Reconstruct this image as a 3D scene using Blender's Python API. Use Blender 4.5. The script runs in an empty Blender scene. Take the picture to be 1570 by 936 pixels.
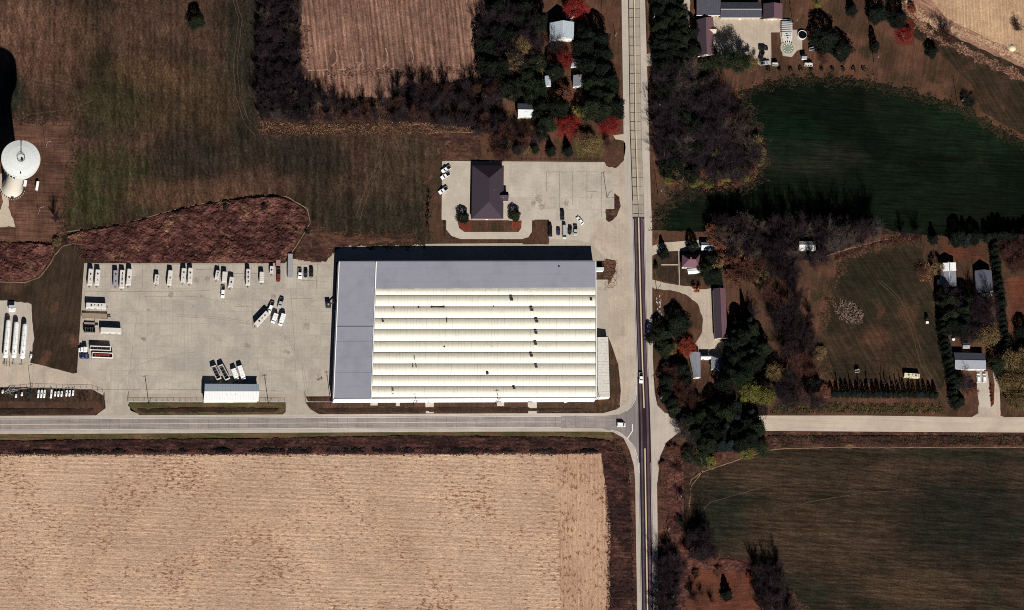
import bpy, bmesh, math, random
import numpy as np
from mathutils import Vector, Matrix
random.seed(7); rng = np.random.default_rng(7)
S = bpy.context.scene
COL = S.collection

# ------------------------------------------------------------------ camera
LEAN = (0.150, 0.2825)                 # horizontal metres of view lean per metre of height
SC = 0.3325                            # metres per photo pixel at the target
HV = 3500.0
CP = Vector((-LEAN[0]*HV, -LEAN[1]*HV, HV))
FW = (-CP).normalized()
UP = Vector((0, 1, 0)); UP = (UP - FW*UP.dot(FW)).normalized()
RT = FW.cross(UP).normalized()
R0 = CP.length
cam_d = bpy.data.cameras.new('aerial_camera'); cam = bpy.data.objects.new('aerial_camera', cam_d); COL.objects.link(cam)
m = Matrix((RT, UP, -FW)).transposed().to_4x4(); m.translation = CP
cam.matrix_world = m
cam_d.sensor_width = 36; cam_d.lens = 36*R0/(1570*SC)
cam_d.clip_start = 10; cam_d.clip_end = 60000
S.camera = cam

def P(px, py, z=0.0):
    """point of the place that lies at a given spot of the photographed ground map, at height z"""
    d = FW*R0 + RT*((px-785)*SC) + UP*((468-py)*SC)
    t = (z-CP.z)/d.z
    p = CP + d*t
    return Vector((p.x, p.y, z))

# ------------------------------------------------------------------ light
SUN_EL = math.radians(38); SLOPE = 0.14
az = math.atan2(SLOPE, 1.0)
sdir = Vector((-math.sin(az)*math.cos(SUN_EL), math.cos(az)*math.cos(SUN_EL), -math.sin(SUN_EL)))
w = bpy.data.worlds.new('World'); S.world = w; w.use_nodes = True
nt = w.node_tree; sky = nt.nodes.new('ShaderNodeTexSky'); sky.sky_type = 'NISHITA'; sky.sun_disc = False
sky.sun_elevation = SUN_EL; sky.sun_rotation = math.pi - az
sky.air_density = 0.22; sky.dust_density = 0.0; sky.ozone_density = 1.0; sky.altitude = 300
nt.links.new(sky.outputs[0], nt.nodes['Background'].inputs[0]); nt.nodes['Background'].inputs[1].default_value = 0.05
sl = bpy.data.lights.new('sun', 'SUN'); sl.energy = 4.8; sl.angle = math.radians(0.5); sl.color = (1.0, 0.965, 0.905)
so = bpy.data.objects.new('sun', sl); COL.objects.link(so); so.rotation_euler = (-sdir).to_track_quat('Z', 'Y').to_euler()
so.location = (0, 0, 200)
S.view_settings.view_transform = 'Standard'; S.view_settings.look = 'None'
S.view_settings.exposure = 0.24; S.view_settings.gamma = 1.0
S.cycles.diffuse_bounces = 1; S.cycles.filter_width = 1.0; S.cycles.use_denoising = False; S.cycles.max_bounces = 6

# ------------------------------------------------------------------ materials
MATS = {}
def s2l(c):
    return tuple(((v/255+0.055)/1.055)**2.4 if v > 10 else v/255/12.92 for v in c)
def newmat(name, rough=0.9, spec=0.2):
    mt = bpy.data.materials.new(name); mt.use_nodes = True; MATS[name] = mt
    b = mt.node_tree.nodes['Principled BSDF']
    b.inputs['Roughness'].default_value = rough; b.inputs['Specular IOR Level'].default_value = spec
    return mt, mt.node_tree, b
def noise(nt, vec, scale, detail=4, rough=0.6, dist=0.0):
    n = nt.nodes.new('ShaderNodeTexNoise'); n.inputs['Scale'].default_value = scale
    n.inputs['Detail'].default_value = detail; n.inputs['Roughness'].default_value = rough
    n.inputs['Distortion'].default_value = dist
    if vec is not None: nt.links.new(vec, n.inputs['Vector'])
    return n.outputs['Fac']
def mrange(nt, v, a, b, c, d):
    n = nt.nodes.new('ShaderNodeMapRange'); nt.links.new(v, n.inputs[0])
    for i, x in enumerate((a, b, c, d)): n.inputs[1+i].default_value = x
    return n.outputs[0]
def mixc(nt, f, a, b):
    n = nt.nodes.new('ShaderNodeMix'); n.data_type = 'RGBA'
    if isinstance(f, float): n.inputs[0].default_value = f
    else: nt.links.new(f, n.inputs[0])
    for s, x in ((6, a), (7, b)):
        if isinstance(x, tuple): n.inputs[s].default_value = (*x, 1)
        else: nt.links.new(x, n.inputs[s])
    return n.outputs[2]
def scalec(nt, c, f):
    n = nt.nodes.new('ShaderNodeVectorMath'); n.operation = 'SCALE'
    nt.links.new(c, n.inputs[0]); nt.links.new(f, n.inputs['Scale']); return n.outputs[0]
def mul(nt, a, b, op='MULTIPLY'):
    n = nt.nodes.new('ShaderNodeMath'); n.operation = op
    for i, x in enumerate((a, b)):
        if isinstance(x, (int, float)): n.inputs[i].default_value = x
        else: nt.links.new(x, n.inputs[i])
    return n.outputs[0]
def position(nt, ang=0, sx=1, sy=1, off=0):
    g = nt.nodes.new('ShaderNodeNewGeometry')
    r = nt.nodes.new('ShaderNodeVectorRotate'); r.rotation_type = 'Z_AXIS'; r.inputs['Angle'].default_value = math.radians(ang)
    nt.links.new(g.outputs['Position'], r.inputs['Vector'])
    mp = nt.nodes.new('ShaderNodeMapping'); mp.inputs['Scale'].default_value = (sx, sy, 0.3); mp.inputs['Location'].default_value = (off, off*1.7, 0)
    nt.links.new(r.outputs[0], mp.inputs['Vector']); return mp.outputs[0]

def gmat(name, base, alt, alt2=None, big=0.02, streaks=(), fine=1.3, fa=0.3, bump=0.25, rows=None, specks=None, joints=None, f1=(0.42, 0.58), f2=(0.55, 0.68), mid=0.16, blobs=()):
    """ground / surface material: two or three natural colours, streaks along a direction, fine grain"""
    mt, nt, b = newmat(name, 1.0, 0.0)
    p0 = position(nt)
    n1 = mrange(nt, noise(nt, p0, big, 5, 0.65, 0.4), f1[0], f1[1], 0, 1)
    c = mixc(nt, n1, s2l(base), s2l(alt))
    if alt2:
        n2 = mrange(nt, noise(nt, position(nt, 0, 1, 1, 37), big*2.1, 5, 0.65, 0.3), f2[0], f2[1], 0, 1)
        c = mixc(nt, n2, c, s2l(alt2))
    for (bx, by, rx, ry, bc, bs) in blobs:    # patches of other growth lying at known places of the field
        ce = P(bx, by); sv = nt.nodes.new('ShaderNodeVectorMath'); sv.operation = 'SUBTRACT'; sv.inputs[1].default_value = (ce.x, ce.y, 0)
        nt.links.new(position(nt, 0, 1, 1, 0), sv.inputs[0])
        mv = nt.nodes.new('ShaderNodeVectorMath'); mv.operation = 'MULTIPLY'; mv.inputs[1].default_value = (1/(rx*SC), 1/(ry*SC), 0); nt.links.new(sv.outputs[0], mv.inputs[0])
        ln_ = nt.nodes.new('ShaderNodeVectorMath'); ln_.operation = 'LENGTH'; nt.links.new(mv.outputs[0], ln_.inputs[0])
        dv = mul(nt, ln_.outputs['Value'], mul(nt, noise(nt, position(nt, 0, 1, 1, bx), 0.07, 6, 0.7), 1.8), 'ADD')
        c = mixc(nt, mul(nt, mrange(nt, dv, 2.1, 1.5, 0, 1), bs), c, s2l(bc))
    for (ang, ln, wd, amt) in streaks:
        v = noise(nt, position(nt, ang, 1/ln, 1/wd, 11), 1.0, 4, 0.6, 0.15)
        c = scalec(nt, c, mrange(nt, v, 0.37, 0.63, 1-amt, 1+amt))
    if mid:
        c = scalec(nt, c, mrange(nt, noise(nt, position(nt, 0, 1, 1, 23), 0.16, 6, 0.72, 0.5), 0.36, 0.64, 1-mid, 1+mid))
    if rows:
        ang, sp, amt = rows
        wv = nt.nodes.new('ShaderNodeTexWave'); wv.wave_type = 'BANDS'; wv.bands_direction = 'Y'
        wv.inputs['Scale'].default_value = 1/sp*0.314*1.0; wv.inputs['Distortion'].default_value = 1.2; wv.inputs['Detail'].default_value = 2
        wv.inputs['Detail Scale'].default_value = 0.6
        nt.links.new(position(nt, ang), wv.inputs['Vector'])
        c = scalec(nt, c, mrange(nt, wv.outputs['Fac'], 0, 1, 1-amt, 1+amt))
    fn = noise(nt, p0, fine, 6, 0.75)
    if specks:
        sc_, ssx, ssy, th, colr = specks
        v = noise(nt, position(nt, 0, ssx, ssy, 71), sc_, 5, 0.75)
        vb = noise(nt, position(nt, 0, 1, 1, 91), 0.03, 3, 0.6)
        v = mul(nt, v, mul(nt, vb, 0.35), 'ADD')
        c = mixc(nt, mrange(nt, v, th, th+0.07, 0, 1), c, s2l(colr))
    c = scalec(nt, c, mrange(nt, fn, 0.36, 0.64, 1-fa, 1+fa))
    nt.links.new(c, b.inputs['Base Color'])
    if bump:
        bp = nt.nodes.new('ShaderNodeBump'); bp.inputs['Strength'].default_value = bump; bp.inputs['Distance'].default_value = 0.5
        nt.links.new(fn, bp.inputs['Height']); nt.links.new(bp.outputs[0], b.inputs['Normal'])
    return mt

def omat(name, col, rough=0.7, spec=0.3, var=0.1, scale=1.5, amt=0.1, metal=0.0, rnd=0.0, dirt=None):
    """object material: base colour with slight mottling, optional per-object variation and dirt patches"""
    mt, nt, b = newmat(name, rough, spec)
    tc = nt.nodes.new('ShaderNodeTexCoord')
    v = noise(nt, tc.outputs['Object'], scale, 5, 0.65)
    c = mixc(nt, 0.0, s2l(col), s2l(col))
    if dirt:
        c = mixc(nt, mrange(nt, noise(nt, tc.outputs['Object'], dirt[1], 5, 0.7), dirt[2], dirt[2]+0.15, 0, 1), c, s2l(dirt[0]))
    f = mrange(nt, v, 0.3, 0.7, 1-amt, 1+amt)
    if rnd:
        oi = nt.nodes.new('ShaderNodeObjectInfo')
        f = mul(nt, f, mrange(nt, oi.outputs['Random'], 0, 1, 1-rnd, 1+rnd))
    c = scalec(nt, c, f)
    nt.links.new(c, b.inputs['Base Color']); b.inputs['Metallic'].default_value = metal
    return mt
def glass(name):
    mt, nt, b = newmat(name, 0.08, 0.5); b.inputs['Base Color'].default_value = (0.012, 0.014, 0.017, 1); return mt
def leafmat(name, col, col2, rnd=0.25):
    mt, nt, b = newmat(name, 0.75, 0.15)
    tc = nt.nodes.new('ShaderNodeTexCoord'); oi = nt.nodes.new('ShaderNodeObjectInfo')
    n = mrange(nt, noise(nt, tc.outputs['Object'], 0.6, 3, 0.7), 0.38, 0.62, 0, 1)
    c = mixc(nt, n, s2l(col), s2l(col2))
    g = nt.nodes.new('ShaderNodeNewGeometry')
    f = mul(nt, mrange(nt, oi.outputs['Random'], 0, 1, 1-rnd, 1+rnd), mrange(nt, g.outputs['Random Per Island'], 0, 1, 0.6, 1.4))
    nt.links.new(scalec(nt, c, f), b.inputs['Base Color']); return mt

# ground
gmat('mown_field', (72, 53, 44), (50, 41, 33), (60, 48, 38), big=0.02, streaks=((90, 34, 2.2, 0.30), (70, 14, 1.0, 0.24), (115, 9, 0.9, 0.2), (10, 16, 1.1, 0.12)), fine=0.9, fa=0.46, mid=0.26,
     blobs=((375, 60, 34, 200, (40, 38, 31), .9), (190, 150, 90, 70, (50, 46, 31), .7), (170, 275, 80, 50, (52, 50, 33), .8), (60, 60, 90, 70, (92, 66, 54), .6), (300, 150, 80, 60, (62, 50, 36), .6), (290, 240, 60, 50, (44, 38, 32), .7), (460, 240, 80, 40, (42, 37, 31), .9), (560, 330, 120, 30, (44, 40, 32), .7),
            (630, 260, 70, 60, (58, 50, 38), .6), (300, 300, 120, 26, (86, 62, 48), .6), (20, 140, 20, 40, (36, 38, 29), .9), (135, 320, 40, 30, (54, 53, 34), .8), (15, 20, 60, 60, (98, 72, 58), .6), (230, 110, 60, 30, (84, 62, 46), .6), (660, 320, 30, 60, (40, 38, 30), .7))) 
gmat('tower_lawn', (98, 70, 58), (76, 54, 45), None, big=0.03, streaks=((0, 16, 0.9, 0.3), (90, 12, 1.0, 0.15)), fa=0.3)
gmat('lawn_brown', (80, 56, 47), (62, 50, 38), (96, 66, 52), big=0.05, streaks=((95, 10, 1.2, 0.15),), fine=1.2, fa=0.35)
gmat('lawn_dark', (60, 48, 39), (52, 42, 33), (88, 62, 50), big=0.035, streaks=((100, 10, 1.5, 0.2),), fa=0.3)
gmat('lawn_east', (92, 64, 51), (70, 52, 41), (56, 48, 35), big=0.04, streaks=((100, 14, 1.2, 0.2),), fa=0.3)
gmat('pasture', (58, 46, 36), (46, 39, 30), (76, 54, 43), big=0.03, streaks=((60, 20, 1.5, 0.24), (0, 12, 1.0, 0.14)), fa=0.34, mid=0.2,
     blobs=((1345, 430, 60, 40, (38, 37, 28), .8), (1340, 520, 30, 18, (84, 58, 46), .7), (1400, 600, 40, 60, (72, 56, 42), .7), (1420, 500, 20, 60, (40, 38, 28), .7)))
gmat('red_soil', (98, 58, 45), (74, 47, 37), None, big=0.06, streaks=((0, 9, 0.9, 0.2),), fa=0.35)
gmat('rough_red', (92, 60, 54), (66, 42, 40), (118, 88, 70), big=0.05, streaks=((150, 5, 1.0, 0.35), (20, 4, 1.0, 0.25)), fine=0.7, fa=0.5, mid=0.3, bump=0.8)
gmat('rough_brown', (84, 58, 48), (62, 44, 39), (104, 78, 58), big=0.07, streaks=((0, 9, 1.4, 0.3),), fine=0.8, fa=0.5, bump=0.6)
gmat('ditch_bottom_shade', (30, 25, 26), (22, 20, 22), (44, 34, 34), big=0.08, streaks=((0, 8, 1.0, 0.4),), fine=0.8, fa=0.5, bump=0.6)  # near-black colour paints in the shade of the ditch bank
gmat('ditch_dark', (70, 46, 42), (48, 34, 33), (90, 62, 54), big=0.06, streaks=((0, 14, 1.2, 0.4),), fine=0.8, fa=0.5, bump=0.6)
gmat('verge_green', (92, 76, 54), (74, 70, 44), (104, 72, 56), big=0.05, streaks=((0, 20, 1.2, 0.25),), fa=0.35)
gmat('corn_stubble', (187, 157, 133), (177, 147, 124), (194, 162, 134), big=0.02, streaks=((0, 80, 0.45, 0.16), (0, 2.5, 0.5, 0.22), (0, 14, 0.6, 0.08)), rows=(0, 2.2, 0.09), fine=1.2, fa=0.27, mid=0.06,
     specks=(0.8, 0.45, 1.1, 0.725, (128, 88, 64)), bump=0.4)
gmat('plowed_stubble', (134, 100, 86), (112, 84, 72), None, big=0.02, streaks=((84, 40, 1.3, 0.34), (84, 5, 0.8, 0.24)), rows=(84, 2.6, 0.16), fine=0.9, fa=0.34, bump=0.6)
gmat('pale_stubble', (186, 153, 122), (172, 140, 112), None, big=0.03, streaks=((88, 12, 0.8, 0.14),), rows=(88, 1.8, 0.08), fine=1.0, fa=0.22, specks=(0.5, 0.5, 0.5, 0.84, (120, 84, 68)))
gmat('wheel_rows', (150, 114, 96), (128, 96, 80), None, big=0.05, streaks=((30, 22, 0.7, 0.35),), fine=1.0, fa=0.3)
gmat('green_field', (19, 26, 17), (14, 20, 14), (32, 32, 23), big=0.02, streaks=((0, 24, 0.8, 0.34), (8, 14, 0.7, 0.2)), fa=0.3, mid=0.22, f2=(0.6, 0.8),
     blobs=((1230, 240, 90, 30, (36, 36, 29), .7), (1470, 180, 60, 20, (24, 40, 24), .6), (1210, 205, 60, 50, (12, 28, 18), .6), (1500, 320, 80, 30, (16, 21, 16), .6), (1480, 210, 120, 30, (22, 33, 22), .5)))
gmat('hay_field', (60, 47, 38), (46, 39, 31), (40, 39, 29), big=0.016, streaks=((0, 34, 1.2, 0.34), (12, 18, 0.9, 0.26), (-10, 12, 0.8, 0.16)), fine=0.9, fa=0.36, mid=0.22,
     blobs=((1110, 790, 50, 60, (32, 36, 28), .8), (1480, 800, 110, 90, (30, 32, 26), .75), (1240, 830, 110, 60, (68, 53, 42), .6), (1480, 700, 120, 12, (30, 36, 27), .6), (1200, 730, 110, 30, (70, 55, 44), .5), (1400, 900, 90, 30, (76, 60, 46), .5), (1230, 910, 60, 30, (36, 36, 28), .7)))
gmat('concrete', (173, 161, 147), (164, 153, 139), (156, 146, 134), big=0.05, streaks=((90, 12, 1.5, 0.04),), fine=0.6, fa=0.07, bump=0.04, mid=0.05)
gmat('concrete_lot', (186, 175, 160), (178, 167, 152), (168, 157, 143), big=0.05, fine=0.7, fa=0.06, bump=0.04, specks=(0.25, 1, 1, 0.82, (140, 126, 115)), mid=0.05)
gmat('gravel', (184, 169, 152), (172, 158, 142), (164, 150, 136), big=0.06, streaks=((90, 25, 1.2, 0.06),), fine=1.0, fa=0.10, bump=0.1, mid=0.05)
gmat('gravel_road', (190, 174, 158), (180, 164, 149), None, big=0.05, streaks=((0, 40, 0.9, 0.07),), fine=1.2, fa=0.07, bump=0.08, mid=0.05)
gmat('shoulder', (182, 170, 158), (172, 162, 150), None, big=0.06, streaks=((90, 30, 0.8, 0.06),), fine=1.1, fa=0.08, bump=0.06, mid=0.05)
gmat('shoulder_west', (182, 170, 158), (172, 162, 150), None, big=0.06, streaks=((0, 30, 0.8, 0.07),), fine=1.1, fa=0.08, bump=0.06, mid=0.05)
gmat('asphalt', (50, 41, 48), (44, 35, 42), None, big=0.06, streaks=((91, 40, 0.7, 0.25),), fine=1.0, fa=0.12, bump=0.05, mid=0.05)
gmat('worn_asphalt', (138, 129, 125), (128, 119, 117), None, big=0.06, streaks=((91, 30, 1.0, 0.12),), fine=1.0, fa=0.1, bump=0.05, mid=0.05)
gmat('tar', (38, 33, 33), (46, 40, 38), None, big=0.3, fa=0.1, bump=0, mid=0.05)
gmat('leaf_litter_red', (150, 34, 26), (120, 40, 30), None, big=0.2, fine=2, fa=0.4, bump=0)
gmat('joint_grey', (122, 114, 109), (108, 101, 97), None, big=0.3, fa=0.1, bump=0)
gmat('verge_dark', (60, 46, 38), (48, 38, 31), None, big=0.1, fa=0.4)
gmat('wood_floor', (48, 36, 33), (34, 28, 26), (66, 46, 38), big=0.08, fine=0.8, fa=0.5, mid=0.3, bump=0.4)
def slabmat(name, a, ang, st_=0.05):
    mt, nt, b = newmat(name)
    oi = nt.nodes.new('ShaderNodeObjectInfo'); p0 = position(nt)
    c = mixc(nt, mrange(nt, noise(nt, p0, 0.07, 6, 0.72, 0.4), 0.42, 0.6, 0, 1), s2l(a), tuple(x*q for x, q in zip(s2l(a), (0.80, 0.81, 0.83))))
    f = mul(nt, mrange(nt, oi.outputs['Random'], 0, 1, 0.94, 1.06), mrange(nt, noise(nt, p0, 0.9, 6, 0.75), 0.36, 0.64, 0.91, 1.09))
    f = mul(nt, f, mrange(nt, noise(nt, position(nt, ang, 1/22, 1/0.9, 5), 1.0, 4, 0.65), 0.36, 0.64, 1-st_, 1+st_))
    f = mul(nt, f, mrange(nt, noise(nt, position(nt, ang+90, 1/9, 1/0.8, 9), 1.0, 4, 0.65), 0.36, 0.64, 0.96, 1.04))
    st = mrange(nt, noise(nt, position(nt, 0, 1, 1, 55), 0.2, 6, 0.75), 0.60, 0.70, 1.0, 0.74)
    sp = mrange(nt, noise(nt, position(nt, 0, 1, 1, 15), 0.9, 4, 0.8), 0.66, 0.72, 1.0, 0.6)
    nt.links.new(scalec(nt, c, mul(nt, f, mul(nt, st, sp))), b.inputs['Base Color'])
gmat('lane_wear', (92, 80, 84), (78, 68, 72), None, big=0.06, streaks=((91, 30, 0.5, 0.25),), fine=1.0, fa=0.12, mid=0.08, bump=0)
gmat('lane_wear_mauve', (96, 74, 84), (84, 64, 73), None, big=0.06, streaks=((91, 30, 0.5, 0.25),), fine=1.0, fa=0.12, mid=0.08, bump=0)
gmat('lane_wear_brown', (58, 46, 36), (50, 40, 36), None, big=0.06, fa=0.12, bump=0)
slabmat('slab_yard', (176, 166, 153), 90); slabmat('slab_lot', (184, 173, 159), 90)
slabmat('slab_north', (162, 151, 137), 90, 0.12); slabmat('slab_west', (146, 136, 131), 0, 0.16)
# objects
omat('white_membrane', (240, 233, 214), 0.7, 0.15, amt=0.05, scale=0.5, dirt=((222, 213, 196), 0.3, 0.56))
omat('white_metal', (240, 240, 236), 0.45, 0.4, amt=0.04)
omat('white_flash', (250, 250, 250), 0.5, 0.3, amt=0.02)
omat('slate_roof', (142, 142, 153), 0.8, 0.1, amt=0.035, scale=0.15, dirt=((134, 135, 146), 0.08, 0.5))
omat('gutter', (92, 84, 74), 0.8, 0.2, amt=0.25, scale=1.2)
omat('shed_roof', (205, 205, 203), 0.5, 0.3, amt=0.04, scale=0.5)
omat('old_roof', (206, 200, 190), 0.7, 0.2, amt=0.2, scale=1.4, dirt=((150, 140, 130), 0.8, 0.58))
omat('brown_shingle', (68, 58, 66), 1.0, 0.0, amt=0.1, scale=1.6)
omat('mauve_shingle', (108, 80, 88), 1.0, 0.0, amt=0.1, scale=1.6)
omat('slate_shingle', (88, 90, 102), 0.95, 0.05, amt=0.12, scale=1.6)
omat('dark_metal', (70, 70, 80), 0.7, 0.1, amt=0.15, scale=0.8)
omat('grey_shingle', (136, 138, 146), 0.95, 0.05, amt=0.1, scale=1.6)
omat('blue_metal', (176, 188, 196), 0.5, 0.3, amt=0.05)
omat('pale_roof', (196, 200, 200), 0.6, 0.2, amt=0.08)
omat('white_siding', (225, 222, 214), 0.8, 0.2, amt=0.05)
omat('tan_siding', (190, 172, 150), 0.8, 0.2, amt=0.06)
omat('brick_wall', (130, 84, 70), 0.9, 0.1, amt=0.1)
omat('trim', (235, 232, 226), 0.6, 0.3, amt=0.02)
omat('tower_paint', (214, 216, 214), 0.5, 0.3, amt=0.02, scale=0.2)
omat('tower_column', (212, 205, 190), 0.6, 0.3, amt=0.04, scale=0.3)
omat('dark_steel', (44, 42, 44), 0.6, 0.4, amt=0.1)
omat('rv_white', (212, 206, 198), 0.5, 0.4, amt=0.05, rnd=0.05, dirt=((196, 190, 180), 0.5, 0.58))
omat('rv_grey', (150, 148, 152), 0.5, 0.4, amt=0.05)
omat('truck_white', (240, 240, 238), 0.3, 0.5, amt=0.02)
omat('truck_dark', (26, 26, 30), 0.3, 0.5, amt=0.05)
omat('truck_blue', (34, 44, 84), 0.3, 0.5, amt=0.05)
omat('truck_silver', (170, 172, 174), 0.3, 0.5, amt=0.03)
omat('rust_red', (110, 40, 30), 0.8, 0.2, amt=0.25)
omat('rust_pink', (160, 128, 124), 0.8, 0.2, amt=0.2)
omat('rubber', (16, 16, 17), 0.9, 0.1, amt=0.1)
omat('lamp_lens', (230, 230, 220), 0.2, 0.5, amt=0.0)
omat('red_lens', (150, 12, 10), 0.2, 0.5, amt=0.0)
omat('chrome', (190, 190, 190), 0.3, 0.5, amt=0.03, metal=0.6)
omat('deck_wood', (150, 128, 110), 0.9, 0.1, amt=0.2)
omat('pole_wood', (92, 76, 64), 0.9, 0.1, amt=0.2)
omat('galvanised', (170, 172, 172), 0.5, 0.4, amt=0.05, metal=0.3)
omat('line_white', (226, 222, 216), 0.8, 0.1, amt=0.12)
omat('line_cream', (198, 180, 150), 0.8, 0.1, amt=0.14)
omat('yellow_paint', (214, 206, 172), 0.5, 0.3, amt=0.05)
omat('pool_water', (128, 138, 120), 0.15, 0.5, amt=0.25, scale=0.8)
omat('black_pool', (14, 16, 18), 0.1, 0.5, amt=0.1)
omat('stick', (110, 90, 80), 0.9, 0.1, amt=0.3, scale=3)
omat('bark', (104, 94, 92), 0.95, 0.05, amt=0.2, rnd=0.25)
omat('twig', (50, 41, 45), 0.95, 0.05, amt=0.2, rnd=0.35)
omat('twig_pale', (84, 74, 70), 0.95, 0.05, amt=0.2, rnd=0.2)
omat('twig_red', (76, 50, 44), 0.95, 0.05, amt=0.2, rnd=0.3)
glass('window_glass')
leafmat('leaf_green', (24, 38, 24), (46, 60, 34)); leafmat('leaf_dark', (16, 24, 18), (34, 40, 28))
leafmat('leaf_yellow', (124, 116, 52), (72, 78, 40)); leafmat('leaf_gold', (132, 106, 72), (84, 74, 48))
leafmat('leaf_red', (138, 36, 32), (92, 34, 30)); leafmat('leaf_rust', (126, 78, 60), (88, 58, 48))
leafmat('leaf_orange', (150, 60, 38), (110, 48, 36)); leafmat('leaf_purple', (92, 62, 62), (66, 50, 52))
leafmat('needle_olive', (40, 46, 26), (24, 32, 20)); leafmat('needle', (11, 16, 12), (24, 31, 20)); leafmat('needle_blue', (30, 42, 44), (18, 26, 25))
leafmat('grass_red', (112, 74, 63), (84, 54, 48)); leafmat('grass_tan', (146, 112, 84), (104, 76, 58)); leafmat('grass_dark', (56, 46, 36), (38, 32, 28)); leafmat('weed_olive', (84, 82, 46), (62, 56, 38))
M = MATS

# ------------------------------------------------------------------ object helpers
def link(o, parent=None):
    COL.objects.link(o)
    if parent is not None: o.parent = parent
    return o
def mesh_of(name, vs, fs, mat, smooth=False):
    me = bpy.data.meshes.new(name)
    if isinstance(vs, np.ndarray):
        n = len(vs); k = fs.shape[1]
        me.vertices.add(n); me.vertices.foreach_set('co', vs.astype(np.float32).ravel())
        me.loops.add(fs.size); me.loops.foreach_set('vertex_index', fs.astype(np.int32).ravel())
        me.polygons.add(len(fs)); me.polygons.foreach_set('loop_start', (np.arange(len(fs))*k).astype(np.int32))
        me.update(calc_edges=True)
    else:
        me.from_pydata([tuple(v) for v in vs], [], fs)
    if mat is not None: me.materials.append(M[mat] if isinstance(mat, str) else mat)
    if smooth: me.polygons.foreach_set('use_smooth', [True]*len(me.polygons))
    me.update(); return me
def empty(name, loc, rz=0, label=None, cat=None, group=None):
    o = bpy.data.objects.new(name, None); o.empty_display_size = 0.5
    o.location = loc; o.rotation_euler = (0, 0, rz); link(o)
    if label: tag(o, label, cat, group)
    return o
def tag(o, label, cat, group=None):
    o['label'] = label; o['category'] = cat
    if group: o['group'] = group
    return o
class MB:
    def __init__(s): s.v = []; s.f = []
    def add(s, vs, fs):
        n = len(s.v); s.v += [tuple(v) for v in vs]; s.f += [tuple(i+n for i in f) for f in fs]; return s
    def box(s, x0, x1, y0, y1, z0, z1, tx=0, ty=0):
        return s.add([(x0, y0, z0), (x1, y0, z0), (x1, y1, z0), (x0, y1, z0), (x0+tx, y0+ty, z1), (x1-tx, y0+ty, z1), (x1-tx, y1-ty, z1), (x0+tx, y1-ty, z1)],
                     [(3, 2, 1, 0), (4, 5, 6, 7), (0, 1, 5, 4), (1, 2, 6, 5), (2, 3, 7, 6), (3, 0, 4, 7)])
    def cyl(s, c, r0, r1, z0, z1, n=10, axis='z'):
        ring = lambda r, z: [(c[0]+r*math.cos(2*math.pi*i/n), c[1]+r*math.sin(2*math.pi*i/n), z) for i in range(n)]
        if axis == 'y': ring = lambda r, z: [(c[0]+r*math.cos(2*math.pi*i/n), z, c[1]+r*math.sin(2*math.pi*i/n)) for i in range(n)]
        if axis == 'x': ring = lambda r, z: [(z, c[0]+r*math.cos(2*math.pi*i/n), c[1]+r*math.sin(2*math.pi*i/n)) for i in range(n)]
        vs = ring(r0, z0)+ring(r1, z1)
        fs = [(i, (i+1) % n, n+(i+1) % n, n+i) for i in range(n)]+[tuple(range(n-1, -1, -1)), tuple(range(n, 2*n))]
        return s.add(vs, fs)
    def bar(s, a, b, r, n=4, r2=None):
        a = Vector(a); b = Vector(b); d = (b-a).normalized()
        u = d.cross(Vector((0, 0, 1)) if abs(d.z) < 0.9 else Vector((1, 0, 0))).normalized(); v = d.cross(u)
        r2 = r if r2 is None else r2
        vs = [a+(u*math.cos(2*math.pi*i/n)+v*math.sin(2*math.pi*i/n))*r for i in range(n)]+[b+(u*math.cos(2*math.pi*i/n)+v*math.sin(2*math.pi*i/n))*r2 for i in range(n)]
        return s.add(vs, [(i, (i+1) % n, n+(i+1) % n, n+i) for i in range(n)]+[tuple(range(n-1, -1, -1)), tuple(range(n, 2*n))])
    def lathe(s, prof, n=32, c=(0, 0)):
        vs = [(c[0]+r*math.cos(2*math.pi*i/n), c[1]+r*math.sin(2*math.pi*i/n), z) for r, z in prof for i in range(n)]
        fs = [(k*n+i, k*n+(i+1) % n, (k+1)*n+(i+1) % n, (k+1)*n+i) for k in range(len(prof)-1) for i in range(n)]
        return s.add(vs, fs)
    def build(s, name, mat, parent=None, smooth=False, kind=None):
        me = mesh_of(name, s.v, s.f, mat, smooth)
        bm = bmesh.new(); bm.from_mesh(me); bmesh.ops.recalc_face_normals(bm, faces=bm.faces); bm.to_mesh(me); bm.free()
        o = link(bpy.data.objects.new(name, me), parent)
        if kind: o['kind'] = kind
        return o

# polygon tools (photo-map coordinates)
def inside(poly, x, y):
    x = np.asarray(x, float); y = np.asarray(y, float); c = np.zeros(x.shape, bool); n = len(poly)
    for i in range(n):
        x1, y1 = poly[i]; x2, y2 = poly[(i+1) % n]
        if y1 == y2: continue
        cond = ((y1 > y) != (y2 > y)) & (x < (x2-x1)*(y-y1)/(y2-y1)+x1); c ^= cond
    return c
def rough_edge(poly, jit, step=5):
    out = []
    for i in range(len(poly)):
        a = poly[i]; b = poly[(i+1) % len(poly)]; L = math.hypot(b[0]-a[0], b[1]-a[1]); n = max(1, int(L/step))
        for k in range(n):
            t = k/n; j = jit
            out.append((a[0]+(b[0]-a[0])*t+random.uniform(-j, j), a[1]+(b[1]-a[1])*t+random.uniform(-j, j)))
    return out
def smoothpoly(poly, it=2):
    for _ in range(it):
        q = []
        for i in range(len(poly)):
            a = poly[i]; b = poly[(i+1) % len(poly)]
            q += [(a[0]*.75+b[0]*.25, a[1]*.75+b[1]*.25), (a[0]*.25+b[0]*.75, a[1]*.25+b[1]*.75)]
        poly = q
    return poly
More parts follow.
